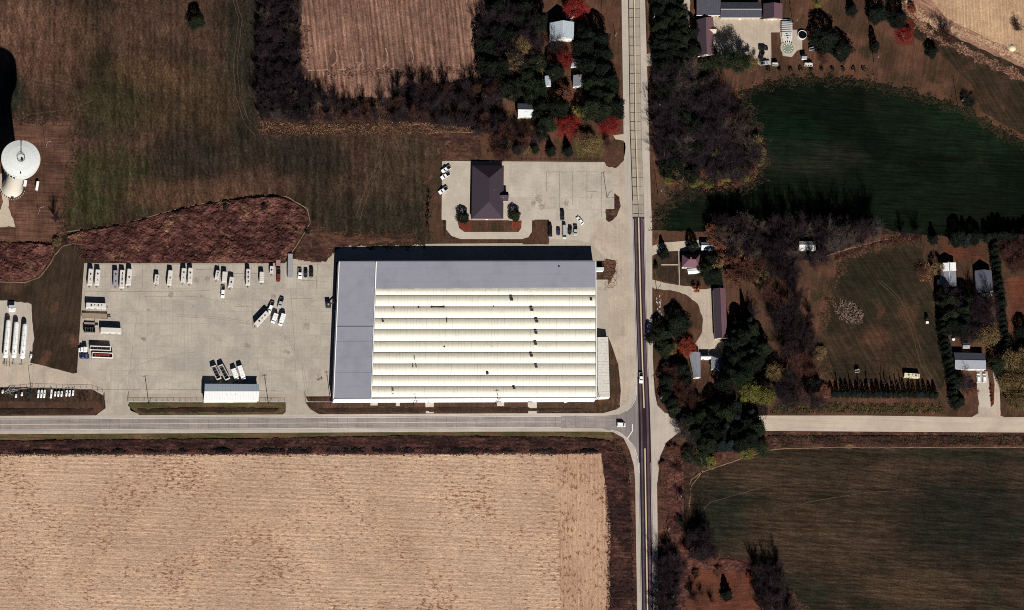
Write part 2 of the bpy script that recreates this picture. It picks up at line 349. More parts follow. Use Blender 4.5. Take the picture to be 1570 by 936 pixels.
def sheet(name, poly, z, mat, jit=0, smooth=0, parent=None, skirt=False):
    if smooth: poly = smoothpoly(poly, smooth)
    if jit: poly = rough_edge(poly, jit)
    vs = [P(x, y, z) for x, y in poly]
    bm = bmesh.new(); f = bm.faces.new([bm.verts.new(v) for v in vs]); bm.normal_update()
    if f.normal.z < 0: f.normal_flip()
    bmesh.ops.triangulate(bm, faces=bm.faces[:])
    me = bpy.data.meshes.new(name); bm.to_mesh(me); bm.free(); me.materials.append(M[mat])
    o = link(bpy.data.objects.new(name, me), parent)
    if parent is None: o['kind'] = 'structure'
    return o
def ribbon(name, pts, z, mat, parent=None):
    """pts: (xl, yl, xr, yr) pairs along the way"""
    vs = []; fs = []
    for a in pts: vs += [P(a[0], a[1], z), P(a[2], a[3], z)]
    for i in range(len(pts)-1): fs.append((2*i, 2*i+2, 2*i+3, 2*i+1))
    mb = MB(); mb.v = [tuple(v) for v in vs]; mb.f = fs
    me = mesh_of(name, mb.v, mb.f, mat); bm = bmesh.new(); bm.from_mesh(me)
    for f in bm.faces:
        f.normal_update()
        if f.normal.z < 0: f.normal_flip()
    bm.to_mesh(me); bm.free()
    o = link(bpy.data.objects.new(name, me), parent)
    if parent is None: o['kind'] = 'structure'
    return o
def path_line(name, pts, wpx, z, mat, parent=None):
    out = []
    for i, (x, y) in enumerate(pts):
        a = pts[max(0, i-1)]; b = pts[min(len(pts)-1, i+1)]; dx, dy = b[0]-a[0], b[1]-a[1]; L = math.hypot(dx, dy) or 1
        nx, ny = -dy/L*wpx/2, dx/L*wpx/2; out.append((x-nx, y-ny, x+nx, y+ny))
    return ribbon(name, out, z, mat, parent)
def scatter(poly, n):
    xs = [p[0] for p in poly]; ys = [p[1] for p in poly]
    got = []; tot = 0
    while tot < n:
        x = rng.uniform(min(xs), max(xs), n); y = rng.uniform(min(ys), max(ys), n); k = inside(poly, x, y)
        got.append(np.stack([x[k], y[k]], 1)); tot += k.sum()
    return np.concatenate(got)[:n]
PX0 = P(0, 0); PXX = (P(1000, 0)-PX0)/1000; PXY = (P(0, 900)-PX0)/900
def toworld(a, z=0.0):
    # exact ray intersection, vectorised
    d = np.array(FW)*R0+np.outer((a[:, 0]-785)*SC, np.array(RT))+np.outer((468-a[:, 1])*SC, np.array(UP))
    t = (z-CP.z)/d[:, 2]; return np.array(CP)+d*t[:, None]
def tufts(name, poly, n, h, wd, mat, z=0.03, lean=0.5, clump=True):
    """ground cover of upright leaning blades, uncountable"""
    a = scatter(poly, n)
    if clump: # denser clumps with bare gaps
        ph = np.sin(a[:, 0]*0.35+np.sin(a[:, 1]*0.23)*2)+np.sin(a[:, 1]*0.47+np.sin(a[:, 0]*0.19)*2.2)+rng.uniform(-1.2, 1.2, n)
        a = a[ph > -0.5]; n = len(a)
    p = toworld(a, z); th = rng.uniform(0, 2*np.pi, n); hh = h*rng.uniform(0.35, 1.0, n); ww = wd*rng.uniform(0.5, 1.2, n)
    dx = np.stack([np.cos(th)*ww/2, np.sin(th)*ww/2, np.zeros(n)], 1)
    tip = p+np.stack([rng.normal(0, lean, n)*hh, rng.normal(0, lean, n)*hh, hh], 1)
    v = np.stack([p-dx, p+dx, tip], 1).reshape(-1, 3); f = np.arange(3*n).reshape(-1, 3)
    o = link(bpy.data.objects.new(name, mesh_of(name, v, f, mat))); o['kind'] = 'stuff'; return o
def litter(name, poly, n, size, mat, z=0.06):
    a = scatter(poly, n); 
    cx = a.mean(0); 
    p = toworld(a, z); th = rng.uniform(0, 2*np.pi, n); s_ = size*rng.uniform(0.5, 1.2, n)
    v = np.stack([p+np.stack([np.cos(th+k)*s_, np.sin(th+k)*s_, rng.uniform(0, 0.08, n)], 1) for k in (0, 2.1, 4.2)], 1).reshape(-1, 3)
    o = link(bpy.data.objects.new(name, mesh_of(name, v, np.arange(3*n).reshape(-1, 3), mat))); o['kind'] = 'stuff'; return o
def relief(name, poly, z, amp, cell, mat, smooth=0, jit=0, ridge=0.0):
    """rough ground: fine grid with real humps, edges falling to the ground"""
    if smooth: poly = smoothpoly(poly, smooth)
    if jit: poly = rough_edge(poly, jit)
    xs = np.arange(min(p[0] for p in poly), max(p[0] for p in poly)+cell, cell); ys = np.arange(min(p[1] for p in poly), max(p[1] for p in poly)+cell, cell)
    X, Y = np.meshgrid(xs, ys); k = inside(poly, X, Y)
    hgt = np.zeros(X.shape)
    for (f, a) in ((0.09, 0.5), (0.21, 0.35), (0.5, 0.25)):
        for _ in range(4):
            t = rng.uniform(0, 6.28); hgt += a*0.5*np.sin((X*np.cos(t)+Y*np.sin(t))*f*rng.uniform(0.7, 1.4)+rng.uniform(0, 6.28))
    hgt += rng.normal(0, 0.35, X.shape); hgt = np.clip((hgt+1.2)/2.4, 0, 1)*amp
    e = k.astype(float)
    for _ in range(3): e[1:-1, 1:-1] = np.minimum(e[1:-1, 1:-1], (e[:-2, 1:-1]+e[2:, 1:-1]+e[1:-1, :-2]+e[1:-1, 2:]+e[1:-1, 1:-1])/5)
    hgt = hgt*e
    p = toworld(np.stack([X.ravel(), Y.ravel()], 1), z); p[:, 2] = z+hgt.ravel()
    ny, nx = X.shape; idx = np.arange(nx*ny).reshape(ny, nx)
    q = np.stack([idx[1:, :-1], idx[1:, 1:], idx[:-1, 1:], idx[:-1, :-1]], -1); kk = k[1:, :-1] & k[1:, 1:] & k[:-1, 1:] & k[:-1, :-1]
    q = q[kk]; used, inv = np.unique(q, return_inverse=True)
    o = link(bpy.data.objects.new(name, mesh_of(name, p[used], inv.reshape(-1, 4), mat))); o['kind'] = 'structure'; return o

# ================================================================== GROUND
g = MB(); g.add([(-9000, -9000, 0), (9000, -9000, 0), (9000, 9000, 0), (-9000, 9000, 0)], [(0, 1, 2, 3)])
o = g.build('ground', 'mown_field'); o['kind'] = 'structure'
sheet('water_tower_lawn', [(-60, 186), (108, 184), (112, 230), (106, 290), (96, 352), (88, 372), (-60, 372)], 0.02, 'tower_lawn', 1.0)
sheet('west_lawn', [(-60, 432), (40, 434), (62, 424), (84, 396), (88, 376), (130, 374), (133, 395), (128, 440), (122, 520), (116, 572), (60, 570), (-60, 560)], 0.02, 'lawn_dark', 0.8)
sheet('brown_strip_north', [(395, 170), (470, 196), (640, 188), (745, 195), (760, 244), (676, 247), (676, 220), (620, 198), (540, 205), (420, 206), (396, 196)], 0.02, 'rough_brown', 1.4)
sheet('office_lawn', [(655, 245), (680, 245), (680, 366), (720, 368), (828, 366), (840, 335), (842, 372), (680, 377), (652, 372)], 0.025, 'lawn_brown', 0.6)
sheet('farmstead_lawn', [(760, -40), (955, -40), (956, 200), (950, 255), (925, 250), (740, 248), (735, 200), (745, 100)], 0.025, 'lawn_east', 1.0)
sheet('plowed_field', [(466, -60), (752, -60), (744, 60), (736, 112), (640, 150), (500, 150), (468, 130), (462, 50)], 0.03, 'plowed_stubble', 1.2)
sheet('stubble_field', [(-80, 698), (300, 697), (922, 696), (927, 740), (933, 830), (931, 1000), (-80, 1000)], 0.03, 'corn_stubble', 0.9)
sheet('hay_field', [(1052, 735), (1075, 722), (1110, 712), (1150, 697), (1190, 688), (1260, 686), (1660, 686), (1660, 1010), (1300, 1010), (1255, 960), (1200, 905), (1140, 870), (1085, 850), (1060, 815), (1052, 775)], 0.03, 'hay_field', 0.6, 1)
sheet('green_field', [(1138, 150), (1155, 136), (1200, 124), (1260, 121), (1330, 127), (1400, 144), (1470, 166), (1540, 206), (1660, 250), (1660, 372), (1480, 364), (1350, 356), (1240, 300), (1150, 285), (1165, 250), (1150, 200)], 0.03, 'green_field', 1.2, 1)
sheet('green_field_west_arm', [(1050, 296), (1160, 280), (1350, 300), (1350, 352), (1010, 358), (1006, 338), (1030, 318)], 0.025, 'green_field', 1.2, 1)
sheet('brown_lawn_northeast', [(1040, -60), (1390, -60), (1380, 8), (1425, 52), (1500, 88), (1600, 135), (1660, 170), (1660, 252), (1540, 208), (1470, 168), (1400, 146), (1330, 129), (1260, 123), (1200, 126), (1155, 138), (1138, 152), (1100, 200), (1000, 290), (998, 60), (1004, -60)], 0.02, 'lawn_east', 1.2)
sheet('field_edge_band', [(1388, -40), (1400, 20), (1440, 48), (1520, 82), (1660, 150), (1660, 205), (1560, 176), (1500, 140), (1440, 80), (1392, 50), (1376, 10)], 0.035, 'pasture', 1.5)
sheet('wheel_track_band', [(1385, -40), (1392, 15), (1432, 42), (1510, 78), (1660, 145), (1660, 128), (1520, 62), (1450, 28), (1400, -40)], 0.045, 'wheel_rows', 1.0)
sheet('pale_stubble_field', [(1375, -60), (1393, -5), (1410, 22), (1450, 40), (1520, 66), (1660, 130), (1660, -60)], 0.04, 'pale_stubble', 1.2)
sheet('lawn_east_of_road', [(1000, 345), (1100, 350), (1350, 360), (1660, 362), (1660, 640), (1172, 638), (1030, 640), (1006, 625), (996, 560), (994, 400)], 0.02, 'lawn_east', 0.6)
sheet('dark_lawn', [(1005, 388), (1045, 385), (1066, 400), (1075, 440), (1050, 438), (1010, 428), (1003, 410)], 0.03, 'lawn_dark', 0.8)
sheet('pasture', [(1290, 395), (1350, 378), (1412, 372), (1418, 420), (1440, 470), (1444, 540), (1450, 600), (1420, 600), (1270, 592), (1265, 540), (1262, 500), (1275, 440)], 0.03, 'pasture', 2.0, 1)
sheet('dark_green_bank', [(1500, 100), (1560, 118), (1660, 160), (1660, 240), (1560, 205), (1490, 160)], 0.05, 'pasture', 1.5, 1)
sheet('red_ground', [(1060, 868), (1090, 850), (1150, 862), (1172, 890), (1176, 1000), (1040, 1000), (1050, 900)], 0.045, 'red_soil', 1.5, 1)
sheet('red_ground_east', [(1540, 430), (1555, 425), (1660, 420), (1660, 600), (1560, 560)], 0.04, 'red_soil', 1.5)
sheet('red_ground_north', [(1442, 372), (1510, 372), (1515, 398), (1450, 402)], 0.04, 'red_soil', 1.2)
sheet('verge_west_road_north', [(-60, 616), (150, 616), (160, 626), (140, 640), (-60, 641)], 0.04, 'lawn_brown', 0.4)
sheet('verge_centre', [(197, 617), (437, 617), (436, 632), (420, 636), (215, 636), (200, 630)], 0.06, 'verge_green', 0.3)
sheet('verge_warehouse', [(468, 608), (512, 608), (516, 616), (935, 613), (934, 540), (930, 516), (938, 530), (948, 560), (952, 600), (940, 622), (900, 631), (700, 634), (500, 635), (478, 626)], 0.07, 'lawn_brown', 0.3)
sheet('verge_south_of_west_road', [(-60, 664), (400, 661), (880, 659), (935, 661), (940, 675), (900, 672), (-60, 676)], 0.03, 'verge_green', 0.4)
sheet('verge_southwest', [(918, 666), (958, 664), (972, 700), (979, 800), (981, 1000), (931, 1000), (930, 740)], 0.025, 'rough_brown', 0.5)
sheet('verge_southeast', [(1006, 690), (1040, 670), (1190, 662), (1660, 664), (1660, 688), (1180, 690), (1080, 722), (1052, 740), (1050, 800), (1075, 840), (1060, 1000), (1006, 1000)], 0.022, 'rough_brown', 0.6)
sheet('verge_east_of_road', [(990, -60), (1008, -60), (1012, 60), (1012, 120), (1016, 280), (1020, 330), (998, 345), (996, 200)], 0.03, 'lawn_east', 0.5)

gmat('headland', (184, 150, 124), (172, 138, 114), None, big=0.03, streaks=((90, 50, 0.5, 0.12), (90, 2.5, 0.6, 0.16)), rows=(90, 2.2, 0.06), fine=1.2, fa=0.2, mid=0.08, specks=(0.7, 0.8, 0.5, 0.72, (126, 84, 62)), bump=0.4)
sheet('stubble_headland', [(852, 697), (921, 697), (926, 740), (932, 830), (930, 1000), (862, 1000), (856, 800)], 0.045, 'headland', 1.2)
def feather(name, pts, width, n, mat, size=0.45, z=0.062):
    """straggling patches of growth crossing a border: no ruler-clean edge"""
    seg = [(pts[i], pts[i+1], math.dist(pts[i], pts[i+1])) for i in range(len(pts)-1)]; tot = sum(q[2] for q in seg); out = []
    for a, b, L in seg:
        k = int(n*L/tot); t = rng.uniform(0, 1, k); off = rng.normal(0, width, k)*(0.4+0.6*np.sin(t*L*0.11+a[0])**2)
        out.append(np.stack([a[0]+(b[0]-a[0])*t-(b[1]-a[1])/L*off, a[1]+(b[1]-a[1])*t+(b[0]-a[0])/L*off], 1))
    a = np.concatenate(out); k = len(a); p = toworld(a, z); th = rng.uniform(0, 2*np.pi, k); s_ = size*rng.uniform(0.5, 1.6, k)
    v = np.stack([p+np.stack([np.cos(th+q)*s_, np.sin(th+q)*s_*.8, rng.uniform(0, 0.05, k)], 1) for q in (0, 2.1, 4.2)], 1).reshape(-1, 3)
    o = link(bpy.data.objects.new(name, mesh_of(name, v, np.arange(3*k).reshape(-1, 3), mat))); o['kind'] = 'stuff'; return o
GF = [(1138, 152), (1155, 138), (1200, 126), (1260, 123), (1330, 129), (1400, 146), (1470, 168), (1540, 208), (1640, 250)]
feather('field_edge_growth', GF, 6, 1500, 'lawn_dark', .35); feather('field_edge_growth', GF, 5, 2600, 'pasture', .45); feather('field_edge_growth', GF, 6, 4600, 'green_field', .5)
WE = [(1010, 352), (1006, 330), (1050, 296), (1160, 282), (1168, 240), (1160, 205), (1138, 152)]
feather('field_edge_growth', WE, 7, 3500, 'lawn_dark', .5); feather('field_edge_growth', WE, 6, 3600, 'green_field', .5)
for pts, m1, m2 in (([(1290, 395), (1350, 378), (1412, 372)], 'lawn_east', 'pasture'), ([(1300, 395), (1275, 440), (1262, 500), (1265, 540), (1270, 592), (1420, 600)], 'lawn_east', 'pasture'),
        ([(-20, 186), (108, 184), (112, 230), (106, 290), (96, 352), (88, 372)], 'tower_lawn', 'mown_field'), ([(655, 245), (652, 372), (540, 374)], 'lawn_brown', 'mown_field'),
        ([(396, 196), (420, 206), (540, 205), (620, 198), (676, 222), (676, 247)], 'rough_brown', 'mown_field'), ([(476, 345), (505, 360), (560, 362), (640, 366)], 'rough_brown', 'mown_field'),
        ([(1052, 735), (1052, 775), (1060, 815), (1085, 850), (1140, 870), (1200, 905), (1255, 960)], 'rough_brown', 'hay_field'), ([(1060, 868), (1150, 862), (1172, 890), (1176, 950)], 'red_soil', 'rough_brown'),
        ([(1382, 4), (1425, 52), (1500, 88), (1600, 135)], 'wheel_rows', 'lawn_east'), ([(1388, 2), (1405, 24), (1450, 42), (1520, 68), (1640, 128)], 'wheel_rows', 'pale_stubble'),
        ([(466, 40), (468, 130)], 'rough_brown', 'plowed_stubble'), ([(744, 40), (738, 108)], 'rough_brown', 'plowed_stubble'), ([(500, 112), (740, 108)], 'rough_brown', 'plowed_stubble'),
        ([(931, 740), (934, 840), (932, 950)], 'stubble_field_x', 'ditch_dark'), ([(-20, 697), (300, 696), (922, 695)], 'corn_stubble', 'ditch_dark'), ([(1440, 372), (1515, 372), (1515, 400)], 'red_soil', 'lawn_east'), ([(1540, 430), (1560, 560)], 'red_soil', 'lawn_east')):
    n_ = int(sum(math.dist(pts[i], pts[i+1]) for i in range(len(pts)-1))*7); m1 = 'headland' if m1 == 'stubble_field_x' else m1
    wd_ = 1.3 if m1 in ('corn_stubble', 'headland') else 4
    feather('field_edge_growth', pts, wd_, n_, m1, .55); feather('field_edge_growth', pts, wd_, n_, m2, .55, .066)
relief('rough_grass_bank', [(100, 374), (104, 357), (190, 345), (262, 324), (330, 310), (400, 301), (438, 303), (470, 322), (474, 342), (455, 372), (441, 396), (430, 404), (128, 404), (133, 382), (120, 373)], 0.03, 1.9, 1.2, 'rough_red', 1)
relief('rough_grass_bank_west', [(-60, 371), (84, 372), (82, 392), (60, 424), (38, 433), (-60, 431)], 0.03, 1.9, 1.2, 'rough_red', 1)
relief('rough_ground_by_yard', [(476, 345), (505, 360), (560, 362), (640, 366), (640, 372), (525, 376), (500, 402), (482, 404), (445, 398), (462, 368)], 0.03, 0.5, 1.5, 'rough_brown', 1)
relief('roadside_ditch', [(-60, 676), (400, 672), (640, 668), (900, 671), (938, 676), (930, 697), (-60, 698)], 0.03, 1.0, 1.4, 'ditch_dark', 0, 0.4)
relief('ditch_bottom_shade', [(-60, 688), (200, 688), (400, 686), (640, 685), (900, 688), (928, 690), (926, 695), (600, 695), (200, 696), (-60, 697)], 0.06, 1.3, 1.3, 'ditch_bottom_shade', 0, 0.8)  # raised rough strip, the bank's shade is painted into its colour
relief('roadside_ditch_south', [(922, 690), (945, 690), (962, 720), (968, 800), (972, 1000), (934, 1000), (935, 800)], 0.03, 0.8, 1.5, 'ditch_dark', 0, 0.5)
relief('roadside_bank_east', [(1024, 700), (1046, 700), (1050, 740), (1048, 800), (1066, 850), (1040, 1000), (1022, 1000), (1026, 850), (1020, 760)], 0.03, 0.7, 1.5, 'rough_red', 0, 0.8)
for q in ([(206, 627), (320, 624), (430, 626), (424, 633), (218, 634)], [(-40, 626), (146, 627), (134, 636), (-40, 637)], [(486, 626), (700, 624), (905, 626), (880, 630), (700, 632), (500, 633)]):
    relief('verge_ditch', q, 0.075, 0.5, 1.4, 'verge_dark', 0, 0.6)
relief('ditch_by_gravel_road', [(1175, 668), (1660, 669), (1660, 684), (1260, 682), (1190, 684), (1172, 688)], 0.03, 0.9, 1.4, 'ditch_dark', 0, 0.6)
relief('leaf_strewn_patch', [(1065, 858), (1120, 855), (1160, 868), (1172, 872), (1140, 880), (1080, 878)], 0.05, 0.5, 1.5, 'rough_red', 1)
tufts('dry_grass', [(104, 372), (190, 348), (262, 326), (330, 312), (400, 303), (470, 325), (470, 345), (440, 396), (430, 404), (130, 404)], 15000, 1.1, 0.5, 'grass_red')
tufts('dry_grass', [(-40, 372), (82, 373), (80, 392), (58, 424), (-40, 430)], 5000, 1.1, 0.5, 'grass_red')
tufts('ditch_weeds', [(-60, 678), (400, 674), (640, 670), (900, 673), (936, 678), (930, 696), (-60, 698)], 16000, 1.1, 0.4, 'grass_dark')
tufts('ditch_weeds', [(924, 680), (950, 672), (964, 720), (970, 800), (974, 1000), (934, 1000), (935, 800)], 9000, 1.0, 0.4, 'grass_dark')
tufts('verge_grass', [(398, 186), (470, 192), (640, 188), (740, 195), (735, 204), (560, 208), (430, 206), (398, 200)], 8000, 0.8, 0.4, 'grass_tan')
tufts('bank_grass', [(1020, 690), (1046, 690), (1052, 740), (1048, 800), (1066, 850), (1040, 1000), (1012, 1000)], 6000, 0.8, 0.4, 'grass_red')
tufts('ditch_weeds', [(1176, 669), (1660, 670), (1660, 683), (1260, 682), (1185, 686)], 11000, 1.2, 0.45, 'weed_olive')
tufts('fence_line_weeds', [(1255, 618), (1445, 620), (1445, 634), (1180, 634), (1190, 620)], 6000, 1.1, 0.45, 'weed_olive')
tufts('garden_growth', [(1406, 405), (1428, 404), (1430, 430), (1412, 434)], 1500, 0.9, 0.5, 'grass_tan')
sheet('garden_bed', [(1405, 404), (1428, 403), (1430, 428), (1420, 434), (1408, 430)], 0.045, 'red_soil', 1)
tufts('pasture_edge_grass', [(1280, 392), (1330, 378), (1360, 366), (1412, 362), (1412, 370), (1350, 374), (1300, 392), (1280, 400)], 4500, 1.0, 0.4, 'grass_red')
tufts('wood_edge_grass', [(1040, 262), (1100, 280), (1150, 268), (1170, 235), (1162, 210), (1168, 205), (1175, 240), (1155, 280), (1090, 296), (1030, 280)], 5000, 1.1, 0.45, 'grass_tan')

gmat('pale_soil', (168, 134, 112), (150, 118, 98), None, big=0.2, fa=0.3, bump=0.3)
gmat('dark_soil', (100, 72, 62), (88, 64, 56), None, big=0.2, fa=0.3, bump=0.3)
for x in (512, 552, 590, 629):
    sheet('dark_furrow', [(x-2, 78), (x+3, 80), (x+5, 88), (x+2, 97), (x-5, 99), (x-8, 92)] if x == 512 else [(x-1, 78), (x+1, 80), (x+2, 88), (x-1, 97), (x-4, 94), (x-2, 86)], 0.055, 'dark_soil', 0.6, 1)
    path_line('soil_ridge', [(x+1, 74), (x+4, 82), (x+5, 89), (x+3, 96), (x-3, 103)], 1.3, 0.06, 'pale_soil')
path_line('soil_ridge', rough_edge([(472, 108), (540, 107), (600, 106), (680, 106), (740, 104)], .8, 5)[:48], 2.0, 0.06, 'pale_soil')
gmat('straw_edge', (138, 112, 90), (120, 92, 76), None, big=0.2, fa=0.4, bump=0.2)
for pts in ([(100, 356), (190, 344), (262, 323), (330, 309), (400, 300), (440, 302), (471, 321), (476, 342), (458, 372), (442, 396)],
            [(133, 376), (112, 374), (96, 378), (84, 392), (72, 412), (60, 426), (38, 434), (-20, 432)],
            [(1056, 748), (1060, 736), (1076, 724), (1110, 713), (1150, 699), (1190, 689), (1260, 687), (1600, 686)],
            [(400, 190), (408, 200), (440, 204), (530, 198), (560, 208), (580, 198), (650, 190), (665, 203), (745, 203)],
            [(1262, 395), (1290, 385), (1330, 374), (1360, 367), (1415, 368)],
            [(1078, 722), (1060, 745), (1056, 790), (1066, 830)]):
    path_line('mown_edge', rough_edge(pts, 0.5, 6)[:-max(1, int(math.hypot(pts[-1][0]-pts[0][0], pts[-1][1]-pts[0][1])/6))], 1.3, 0.06, 'straw_edge')
gmat('track_light', (92, 74, 60), (76, 62, 50), None, big=0.1, fa=0.4, bump=0.2)
for pts in ([(357, 0), (366, 30), (358, 100), (362, 150), (375, 190), (395, 212)], [(362, 0), (371, 30), (363, 100), (368, 148), (381, 184), (402, 206)],
            [(583, 155), (582, 200), (576, 250), (570, 300)], [(589, 155), (588, 200), (583, 250), (577, 300)], [(545, 335), (560, 290), (580, 250), (590, 210)], [(552, 335), (567, 290), (586, 250), (597, 214)],
            [(28, 178), (70, 172), (110, 168), (150, 150)], [(1180, 790), (1240, 770), (1330, 755), (1400, 752)], [(1060, 800), (1090, 770), (1180, 745), (1240, 740)],
            [(1345, 430), (1372, 455), (1395, 500), (1412, 560), (1440, 610), (1456, 632)], [(1351, 430), (1378, 455), (1401, 500), (1418, 560), (1446, 610), (1462, 632)]):
    path_line('wheel_track', rough_edge(pts, 0.4, 5)[:-max(1, int(math.hypot(pts[-1][0]-pts[0][0], pts[-1][1]-pts[0][1])/5))], 0.8, 0.05, 'track_light')
# ================================================================== PAVED AREAS
gy = sheet('gravel_tank_yard', [(-60, 552), (45, 556), (70, 562), (112, 573), (128, 570), (160, 600), (158, 606), (140, 597), (60, 594), (-60, 594)], 0.05, 'gravel', 0.3)
sheet('gravel_tank_pad', [(-60, 455), (20, 462), (48, 466), (52, 520), (46, 560), (-60, 560)], 0.04, 'shoulder', 1.0)
YARD = [(129, 404), (436, 404), (445, 397), (482, 399), (500, 402), (514, 379), (560, 375), (680, 374), (842, 373), (842, 367), (880, 368), (940, 380), (940, 400), (913, 400), (515, 402), (510, 617), (468, 617), (476, 628), (492, 637), (432, 637), (438, 632), (438, 617), (198, 617), (196, 622), (214, 637), (146, 638), (162, 626), (160, 600), (118, 572), (124, 480)]
yard = sheet('concrete_yard', YARD, 0.06, 'concrete')
LOT = [(678, 247), (927, 249), (928, 262), (950, 256), (960, 262), (962, 390), (842, 376), (842, 337), (820, 337), (818, 352), (810, 364), (800, 367), (706, 367), (692, 362), (684, 352), (684, 338), (677, 337)]
lot = sheet('office_car_park', LOT, 0.055, 'concrete_lot')
ROADSIDE = [(926, 250), (944, 259), (956, 247), (963, 230), (975, 230), (978, 400), (984, 620), (975, 622), (962, 630), (952, 632), (950, 620), (952, 600), (948, 560), (938, 530), (932, 515), (932, 400), (905, 372), (910, 330)]
sheet('gravel_roadside', ROADSIDE, 0.065, 'gravel')
sheet('farm_road_mouth', [(940, 208), (958, 206), (958, 216), (944, 214)], 0.05, 'gravel', 0.5)
# road shoulders and carriageways
def lerp(tab, y):
    for i in range(len(tab)-1):
        if tab[i][0] <= y <= tab[i+1][0]:
            t = (y-tab[i][0])/(tab[i+1][0]-tab[i][0]); return [a+(b-a)*t for a, b in zip(tab[i][1:], tab[i+1][1:])]
    return tab[0][1:] if y < tab[0][0] else tab[-1][1:]
NS = [(-3000, 925, 935, 952, 961), (-60, 952, 962, 980, 988), (0, 953, 963, 981, 989), (200, 956, 965.5, 983.5, 995), (312, 958, 969.5, 987, 998), (334, 960, 970, 988, 1000), (450, 966, 973, 990.5, 1000), (560, 972, 976.5, 993.5, 1001), (640, 974, 979, 997, 1006), (720, 973.5, 979.5, 999, 1007), (936, 977, 983, 1002.5, 1010), (1000, 978, 984, 1003.5, 1011), (3500, 1010, 1020, 1040, 1048)]
ys = [-3000, -60]+list(range(0, 1001, 50))+[3500]
road = ribbon('north_south_road', [(lerp(NS, y)[0], y, lerp(NS, y)[3], y) for y in ys], 0.08, 'shoulder')
ys = list(range(334, 1001, 37))+[3500]
ribbon('asphalt_lanes', [(lerp(NS, y)[1], y, lerp(NS, y)[2], y) for y in ys], 0.10, 'asphalt', road)
ribbon('lane_base', [(lerp(NS, y)[1], y, lerp(NS, y)[2], y) for y in (-3000, -60, 0, 100, 200, 312, 334)], 0.095, 'tar', road)
# worn pale strip between the wheel paths, centre stripes
def xc(y): a = lerp(NS, y); return (a[1]+a[2])/2
for (ya, yb) in ((334, 626), (688, 1010)):
    yy = list(range(ya, yb, 22))+[yb]
    path_line('centre_line', [(xc(y)+0.1, y) for y in yy], 1.9, 0.115, 'line_cream', road)
for off, wd_, mt_ in ((-4.6, 2.6, 'lane_wear'), (4.9, 3.4, 'lane_wear_mauve'), (-2.0, 0.8, 'lane_wear_brown')):
    path_line('worn_strip', [(xc(y)+off, y) for y in list(range(334, 1001, 22))+[1010]], wd_, 0.11, mt_, road)
for k in (1, 2):
    s_ = 0.9 if k == 1 else -0.9
    path_line('edge_line', [(lerp(NS, y)[k]+s_, y) for y in range(336, 600, 22)], 0.45, 0.115, 'line_white', road)
    path_line('edge_line', [(lerp(NS, y)[k]+s_, y) for y in range(710, 1000, 20)], 0.45, 0.115, 'line_white', road)
def slab(name, q, z0, z1, mat, parent):
    vs = [P(x, y, z0) for x, y in q]+[P(x, y, z1) for x, y in q]
    o = MB().add(vs, [(4, 5, 6, 7), (0, 1, 5, 4), (1, 2, 6, 5), (2, 3, 7, 6), (3, 0, 4, 7)]).build(name, mat, parent); return o
y = -30.0; k = 0
while y < 332:
    y2 = min(y+random.choice((13.5, 14.6, 15.4)), 333); g0, g1 = 0.45, 0.3
    a, b = lerp(NS, y+g0), lerp(NS, y2-g0); ca, cb = (a[1]+a[2])/2, (b[1]+b[2])/2
    slab('road_slab', [(a[1]+0.5, y+g0), (ca-g1, y+g0), (cb-g1, y2-g0), (b[1]+0.5, y2-g0)], 0.09, 0.12, 'slab_north', road)
    
    slab('road_slab', [(ca+g1, y+g0*0.5), (a[2]-0.3, y+g0*0.5), (b[2]-0.3, y2-g0*0.5), (cb+g1, y2-g0*0.5)], 0.09, 0.12, 'slab_north', road)
    y = y2; k += 1
path_line('centre_line', [(xc(y)+0.6, y) for y in range(-30, 334, 26)], 1.5, 0.126, 'line_cream', road)
path_line('tar_line', [(xc(y)-1.2, y) for y in range(-30, 334, 26)], 0.9, 0.127, 'lane_wear_brown', road)
path_line('tar_line', [(lerp(NS, y)[1]+0.9, y) for y in range(-30, 334, 26)], 0.8, 0.127, 'lane_wear_brown', road)
# west road
def wy(x): return 640.5-4.0*min(max(x, 0), 790)/790 if x < 790 else 636.5
wr = ribbon('west_road', [(x, wy(x)-2.5, x, wy(x)+25.5) for x in [-3000]+list(range(-60, 960, 60))+[976]], 0.075, 'shoulder_west')
ribbon('lane_base', [(x, wy(x)+1.5, x, wy(x)+20.2) for x in [-3000]+list(range(-60, 940, 60))+[952]], 0.09, 'joint_grey', wr)
x = -45.0
while x < 940:
    x2 = x+15.2; g_ = 0.22
    for (t0, t1) in ((1.7, 10.6), (10.95, 20.0)):
        slab('road_slab', [(x+g_, wy(x)+t0), (x2-g_, wy(x2)+t0), (x2-g_, wy(x2)+t1), (x+g_, wy(x)+t1)], 0.085, 0.11, 'slab_west', wr)
    x = x2
path_line('centre_line', [(x, wy(x)+10.8) for x in range(-60, 900, 40)], 0.9, 0.118, 'line_cream', wr)
path_line('edge_line', [(x, wy(x)+2.6) for x in range(-60, 900, 40)], 0.5, 0.118, 'line_white', wr)
path_line('edge_line', [(x, wy(x)+19.2) for x in range(-60, 900, 40)], 0.5, 0.118, 'line_white', wr)
